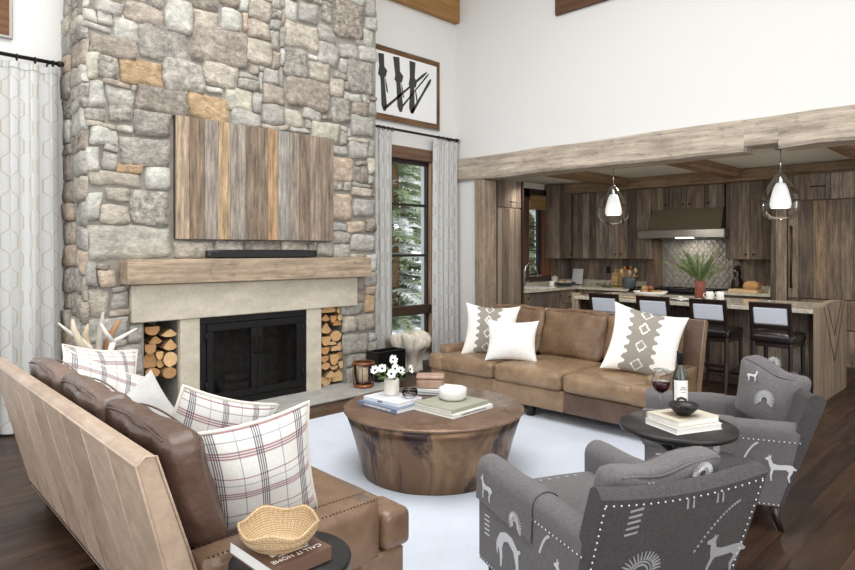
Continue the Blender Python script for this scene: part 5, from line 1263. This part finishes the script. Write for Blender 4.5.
# ------------------------------------------------------------------ things on the island and counters
def lathe_thing(name, mat, prof, loc, label, cat, n=28, group=None, **k):
    m = MB(); m.lathe(prof, n=n, **k); return m.build(name, mat, loc=loc, label=label, cat=cat, group=group)
IZ = .914
q = random.Random(11)
lathe_thing('fruit_bowl', 'ceramic_white', [(.001, 0), (.09, 0), (.10, .006), (.18, .05), (.205, .075), (.2, .078), (.17, .052), (.09, .012), (.001, .010)], (7.44, 3.55, IZ), 'wide white bowl of fruit on the island', 'bowl', 40)
fr = [(-.07, -.07, .052, 'left front'), (.0, -.10, .055, 'front'), (.08, -.06, .053, 'right front'), (-.10, .02, .055, 'far left'), (.09, .04, .056, 'far right'), (0, .09, .054, 'back'), (0, 0, .105, 'top'), (-.05, .05, .1, 'top left')]
for i, (x, y, z, w) in enumerate(fr):
    t = MB(); k = q.choice([c(132, 70, 48), c(150, 98, 62), c(118, 58, 44), c(160, 122, 72)]); r = .042*q.uniform(.92, 1.05)
    t.lathe([(.001, -r*.82), (r*.5, -r*.9), (r*.9, -r*.4), (r, .05*r), (r*.85, r*.6), (r*.35, r*.85), (.001, r*.7)], n=14, col=k); o = t.build('apple', 'plain_gloss', loc=(7.44+x*.95, 3.55+y*1.05, IZ+z+.008), label='small red brown fruit in the white island bowl, %s of the pile' % w, cat='fruit', group='fruit in the white bowl')
    s = MB(); s.tube([(0, 0, r*.7), (.004, .002, r*1.05)], .002, 5, c(80, 60, 40)); s.build('fruit_stem', 'plain', o)
t = thing('greenery_vase', 'terracotta cylinder vase of feathery greenery on the island', 'vase', (7.70, 3.05, IZ))
m = MB(); m.lathe([(.001, 0), (.052, 0), (.057, .01), (.06, .12), (.058, .215), (.052, .215), (.05, .05), (.001, .04)], n=28); m.build('pot', 'terracotta', t)
for i in range(44):
    a = q.uniform(0, 2*PI); L = q.uniform(.24, .48); e = q.uniform(.25, 1.25); sy = 1.0
    d = Vector((math.cos(a)*math.cos(e)*.8, math.sin(a)*math.cos(e), math.sin(e)*.75)); m = MB(); pts = []
    col = q.choice([c(132, 150, 98), c(108, 130, 82), c(152, 162, 116), c(118, 104, 80), c(96, 118, 76), c(140, 152, 104)])
    for k in range(8):
        s = k/7; pts.append(Vector((0, 0, .2))+Vector((d.x*L*s, d.y*L*s*sy, .1*s+d.z*L*s-.16*L*s*s)))
    m.tube(pts, [.0025]*7+[.001], 4, col)
    for k in range(2, 8):
        for r in range(8):
            b = Vector((q.uniform(-1, 1), q.uniform(-1, 1), q.uniform(-.2, 1))).normalized(); f = pts[k].lerp(pts[k-1], q.random()); w = (pts[k]-pts[k-1]).normalized(); tip = f+(b*.5+w*.9)*.085; sd = w.cross(b).normalized()*.0035
            m.add([tuple(f-sd), tuple(f+sd), tuple(tip)], [(0, 1, 2)], None, jit(col, .15))
    m.build('sprig', 'leaf', t)
for i, (x, y, lb) in enumerate(((7.62, 2.905, 'white mug beside the terracotta vase'), (7.66, 2.80, 'white mug right of another, nearer the near end of the island'))):
    t = thing('mug', lb, 'mug', (x, y, IZ), 0, 'white mugs on the island')
    m = MB(); m.lathe([(.001, 0), (.036, 0), (.042, .006), (.043, .095), (.039, .096), (.038, .012), (.001, .008)], n=24); m.build('cup', 'ceramic_white', t)
    m = MB(); m.tube([(0, .042+.0, .075), (0, .066, .07), (0, .072, .05), (0, .064, .028), (0, .042, .022)], .006, 6); m.build('handle', 'ceramic_white', t)
t = thing('open_book', 'open white magazine lying on the island behind the second stool', 'book', (7.28, 3.05, IZ))
m = MB(); m.grid(lambda u, v: (-.13+.26*v, -.2+.4*u, .004+.02*abs(math.sin(u*2*PI))**.7), 24, 2); m.grid(lambda u, v: (-.13+.26*v, -.2+.4*u, .002), 2, 1, flip=True); m.build('page_spread', 'paper', t)
m = MB()
for k in range(5): m.box(-.1+.04*k, -.085+.04*k, .03, .17, .024, .0245, c(150, 150, 156), 0, 0)
m.build('print', 'plain', t)
lathe_thing('ramekin', 'stoneware', [(.001, 0), (.02, 0), (.024, .03), (.021, .03), (.001, .006)], (7.5, 3.2, IZ), 'tiny pale dish beside the open magazine', 'dish', 16)
m = MB(); m.grid(lambda u, v: (-.1+.2*v, -.13+.26*u, .004+.012*abs(noise.noise(Vector((u*5, v*4, 2))))), 16, 12, c(196, 170, 138)); m.grid(lambda u, v: (-.1+.2*v, -.13+.26*u, .001), 1, 1, c(196, 170, 138), flip=True); m.build('linen_napkin', 'weave', loc=(7.25, 3.70, IZ), label='crumpled tan napkin on the island left of the fruit bowl', cat='napkin')
WZ = .912
t = thing('utensil_crock', 'blue grey crock of wooden utensils left of the range', 'crock', (9.12, 4.70, WZ))
m = MB(); m.lathe([(.001, 0), (.09, 0), (.1, .02), (.105, .1), (.1, .17), (.092, .17), (.094, .03), (.001, .02)], n=24); m.build('pot', 'slate_ceramic', t)
for i, (dx, dy, h, k, kind) in enumerate(((0, .04, .33, c(176, 112, 60), 'spoon'), (.02, -.05, .31, c(206, 180, 140), 'spoon'), (-.03, -.02, .28, c(190, 190, 190), 'whisk'), (.03, .0, .34, c(150, 96, 56), 'spatula'), (-.02, .06, .29, c(214, 190, 150), 'spoon'))):
    m = MB(); m.tube([(dx*.4, dy*.4, .03), (dx*1.6, dy*1.6, h-.07)], .007, 6, k); m.ball(dx*1.8, dy*1.8, h-.04, .028, 8, k, sz=1.5); m.build('utensil', 'plain', t)
for i, (y, h, w, k, lb) in enumerate(((4.98, .28, .30, c(184, 146, 98), 'wide light cutting board leaning on the backsplash'), (5.12, .22, .12, c(206, 172, 124), 'narrow cutting board leaning left of the wider one'))):
    t = thing('cutting_board', lb, 'cutting board', (9.47 if i == 0 else 9.43, y, WZ))
    m = MB(RY(math.radians(10))); m.box(-.012, .012, -w/2, w/2, .003, h, k, 1, .008); m.build('board', 'brown_wood', t)
    m = MB(RY(math.radians(10))); m.box(-.011, .011, -w/2-.09 if i == 0 else -.02, -w/2 if i == 0 else .02, h*.55 if i == 0 else h, h*.7 if i == 0 else h+.06, k, 1, .006); m.build('board_handle', 'brown_wood', t)
t = thing('herb_bunch', 'bunch of green herbs on the counter left of the crock', 'herbs', (9.05, 5.08, WZ)); m = MB(); m2 = MB()
for i in range(90):
    a = q.uniform(0, 2*PI); p = Vector((q.uniform(-.06, .06), q.gauss(0, .09), q.uniform(.008, .06))); d = Vector((math.cos(a), math.sin(a), q.uniform(-.1, .5)))*.05; s = Vector((-d.y, d.x, 0))*.3
    m.add([tuple(p), tuple(p+d*.5+s), tuple(p+d), tuple(p+d*.5-s)], [(0, 1, 2, 3)], None, q.choice([c(70, 104, 52), c(92, 122, 66), c(56, 84, 44)]))
m.build('leaf_mass', 'leaf', t); m2.tube([(0, .05, .01), (0, -.14, .012)], .012, 6, c(110, 130, 80)); m2.build('stalk', 'leaf', t)
lathe_thing('shallow_bowl', 'slate_ceramic', [(.001, 0), (.1, 0), (.17, .03), (.19, .05), (.185, .052), (.16, .034), (.09, .008), (.001, .006)], (9.06, 5.82, WZ), 'shallow blue grey bowl of bread in the counter corner', 'bowl', 32)
for i, (dx, dy, lb) in enumerate(((-.06, .02, 'pale bread roll on the left in the shallow corner bowl'), (.06, -.03, 'pale bread roll on the right in the shallow corner bowl'), (.02, .07, 'bread roll at the back of the shallow corner bowl'))):
    m = MB(); m.ball(0, 0, .036, .058, 14, jit(c(222, 202, 168), .1), sz=.6); o = m.build('bread_roll', 'plain', loc=(9.06+dx, 5.82+dy, WZ+.012), label=lb, cat='bread', group='rolls in the shallow bowl')
    s = MB(); s.tube([(-.03, 0, .068), (0, .008, .0725), (.03, .012, .067)], .004, 5, c(178, 140, 96)); s.build('crust_score', 'plain', o)
t = thing('recipe_card_stand', 'small white card on a stand in the kitchen corner', 'card', (9.40, 5.80, WZ)); m = MB(RZ(math.radians(-8)) @ RY(math.radians(9))); m.box(-.004, .004, -.11, .11, .01, .27, (1, 1, 1), 2, .001); m.build('card', 'art_paper', t); m = MB(); m.box(-.03, .04, -.08, .08, 0, .012, c(120, 96, 70), 1, .002); m.build('stand_base', 'brown_wood', t)
lathe_thing('canister', 'stoneware', [(.001, 0), (.05, 0), (.055, .01), (.055, .13), (.05, .14), (.03, .145), (.012, .15), (.012, .165), (.001, .168)], (9.0, 5.98, WZ), 'cream lidded canister by the shallow bowl', 'canister')
lathe_thing('soap_cup', 'ceramic_white', [(.001, 0), (.036, 0), (.04, .01), (.04, .085), (.036, .086), (.034, .012), (.001, .01)], (8.62, 5.78, WZ), 'white cup on the counter right of the sink', 'cup')
t = thing('wine_jug', 'dark bottle standing on the short counter right of the range', 'bottle', (9.36, 3.19, .931))
m = MB(); m.lathe([(.001, 0), (.075, 0), (.082, .01), (.08, .12), (.055, .17), (.04, .2), (.055, .24), (.035, .3), (.001, .305)], n=24, col=c(40, 22, 22)); m.build('bottle_body', 'plain_gloss', t)
m = MB(); m.lathe([(.034, .295), (.04, .3), (.04, .345), (.001, .35)], n=16, col=c(34, 26, 24)); m.build('stopper', 'plain', t)
m = MB(); m.box(-.14, .12, -.17, .2, 0, .035, c(222, 190, 146), 1, .006); m.build('bread_board', 'brown_wood', loc=(9.12, 2.98, .931), label='pale wooden bread board on the short counter right of the range', cat='board')
m = MB(); m.soft(0, 0, .05, .17, .2, .09, .042, (0, 0, .018), 10, c(196, 152, 104), wr=.012); o = m.build('bread_loaf', 'plain', loc=(9.13, 2.92, .967), label='round brown loaf on the bread board', cat='bread')
for k in (-.05, .03): s = MB(); s.tube([(-.05, k, .096), (0, k+.02, .112), (.05, k+.03, .094)], .007, 6, c(222, 186, 136)); s.build('crust_score', 'plain', o)
for (x, y, lb) in ((9.533, 4.92, 'dark wall outlet above the cutting boards'), (9.533, 5.28, 'dark wall outlet left of the cutting boards')):
    t = thing('wall_outlet', lb, 'outlet', (x, y, 1.17)); m = MB(); m.box(-.006, 0, -.035, .035, -.055, .055, (1, 1, 1), 2, .002); o = m.build('plate', 'bronze', t)
    for z in (-.022, .022): m = MB(); m.box(-.008, -.006, -.014, .014, z-.012, z+.012); m.build('socket', 'black_lacquer', t)

# ------------------------------------------------------------------ light
def area(name, loc, rot, sx, sy, e, col=(1, 1, 1)):
    l = bpy.data.lights.new(name, 'AREA'); l.shape = 'RECTANGLE'; l.size = sx; l.size_y = sy; l.energy = e; l.color = col
    o = bpy.data.objects.new(name, l); COL.objects.link(o); o.location = loc; o.rotation_euler = rot; return o
WIN = (.93, .97, 1.0)
area('window_light_west', (-2.7, 2.2, 2.3), (0, math.radians(-90), 0), 3.8, 6.0, 140, WIN)
area('window_light_south', (.8, -2.6, 2.4), (math.radians(90), 0, 0), 5.0, 3.8, 215, (1, .98, .95))
area('added_top_light', (2.1, 2.4, 5.5), (0, 0, 0), 4.0, 4.6, 330, (.97, .985, 1))  # added overhead area light to brighten rug and seat tops; the ceiling is closed
area('area_light_kitchen', (8.2, -1.9, 1.7), (math.radians(90), 0, 0), 2.2, 1.6, 30, WIN)  # area light in front of the solid kitchen end wall, aimed along the island
for i, (x, y) in enumerate(((7.8, 3.9), (8.0, 2.25), (7.5, 5.3), (8.4, .8))):
    l = bpy.data.lights.new('downlight', 'SPOT'); l.energy = 50; l.spot_size = math.radians(130); l.spot_blend = .8; l.color = (1, .92, .82); l.shadow_soft_size = .06
    o = bpy.data.objects.new('downlight', l); COL.objects.link(o); o.location = (x, y, 2.57)
for (x, y) in ((7.45, 2.10), (7.45, 4.055)):
    l = bpy.data.lights.new('pendant_bulb', 'POINT'); l.energy = 5; l.color = (1, .95, .88); l.shadow_soft_size = .05
    o = bpy.data.objects.new('pendant_bulb', l); COL.objects.link(o); o.location = (x, y, 1.91)
l = bpy.data.lights.new('hood_lamp', 'AREA'); l.energy = 6; l.size = .3; l.color = (1, .93, .82); o = bpy.data.objects.new('hood_lamp', l); COL.objects.link(o); o.location = (9.25, 3.8, 1.65)
l = bpy.data.lights.new('sun', 'SUN'); l.energy = 6; l.angle = math.radians(12); o = bpy.data.objects.new('sun', l); COL.objects.link(o); o.rotation_euler = Vector((1, -.55, 1.0)).to_track_quat('Z', 'Y').to_euler()
w = bpy.data.worlds.new('overcast'); SC.world = w; w.use_nodes = True
w.node_tree.nodes['Background'].inputs[0].default_value = (.96, .98, 1.0, 1); w.node_tree.nodes['Background'].inputs[1].default_value = 1.1

# ------------------------------------------------------------------ camera
cd = bpy.data.cameras.new('camera'); cd.sensor_width = 36; cd.lens = 630/855*36; cd.shift_y = -35/855; cd.clip_start = .05; cd.clip_end = 200
co = bpy.data.objects.new('camera', cd); COL.objects.link(co); co.location = (0, 0, 1.5); co.rotation_euler = (math.radians(90), 0, math.radians(-45)); SC.camera = co
SC.view_settings.view_transform = 'Standard'; SC.view_settings.look = 'None'; SC.view_settings.gamma = 1; SC.view_settings.use_curve_mapping = False
SC.view_settings.exposure = -0.27
cy = SC.cycles; cy.max_bounces = 8; cy.diffuse_bounces = 4; cy.glossy_bounces = 4; cy.transmission_bounces = 6; cy.transparent_max_bounces = 12
cy.caustics_reflective = False; cy.caustics_refractive = False; cy.sample_clamp_indirect = 6; cy.use_denoising = True
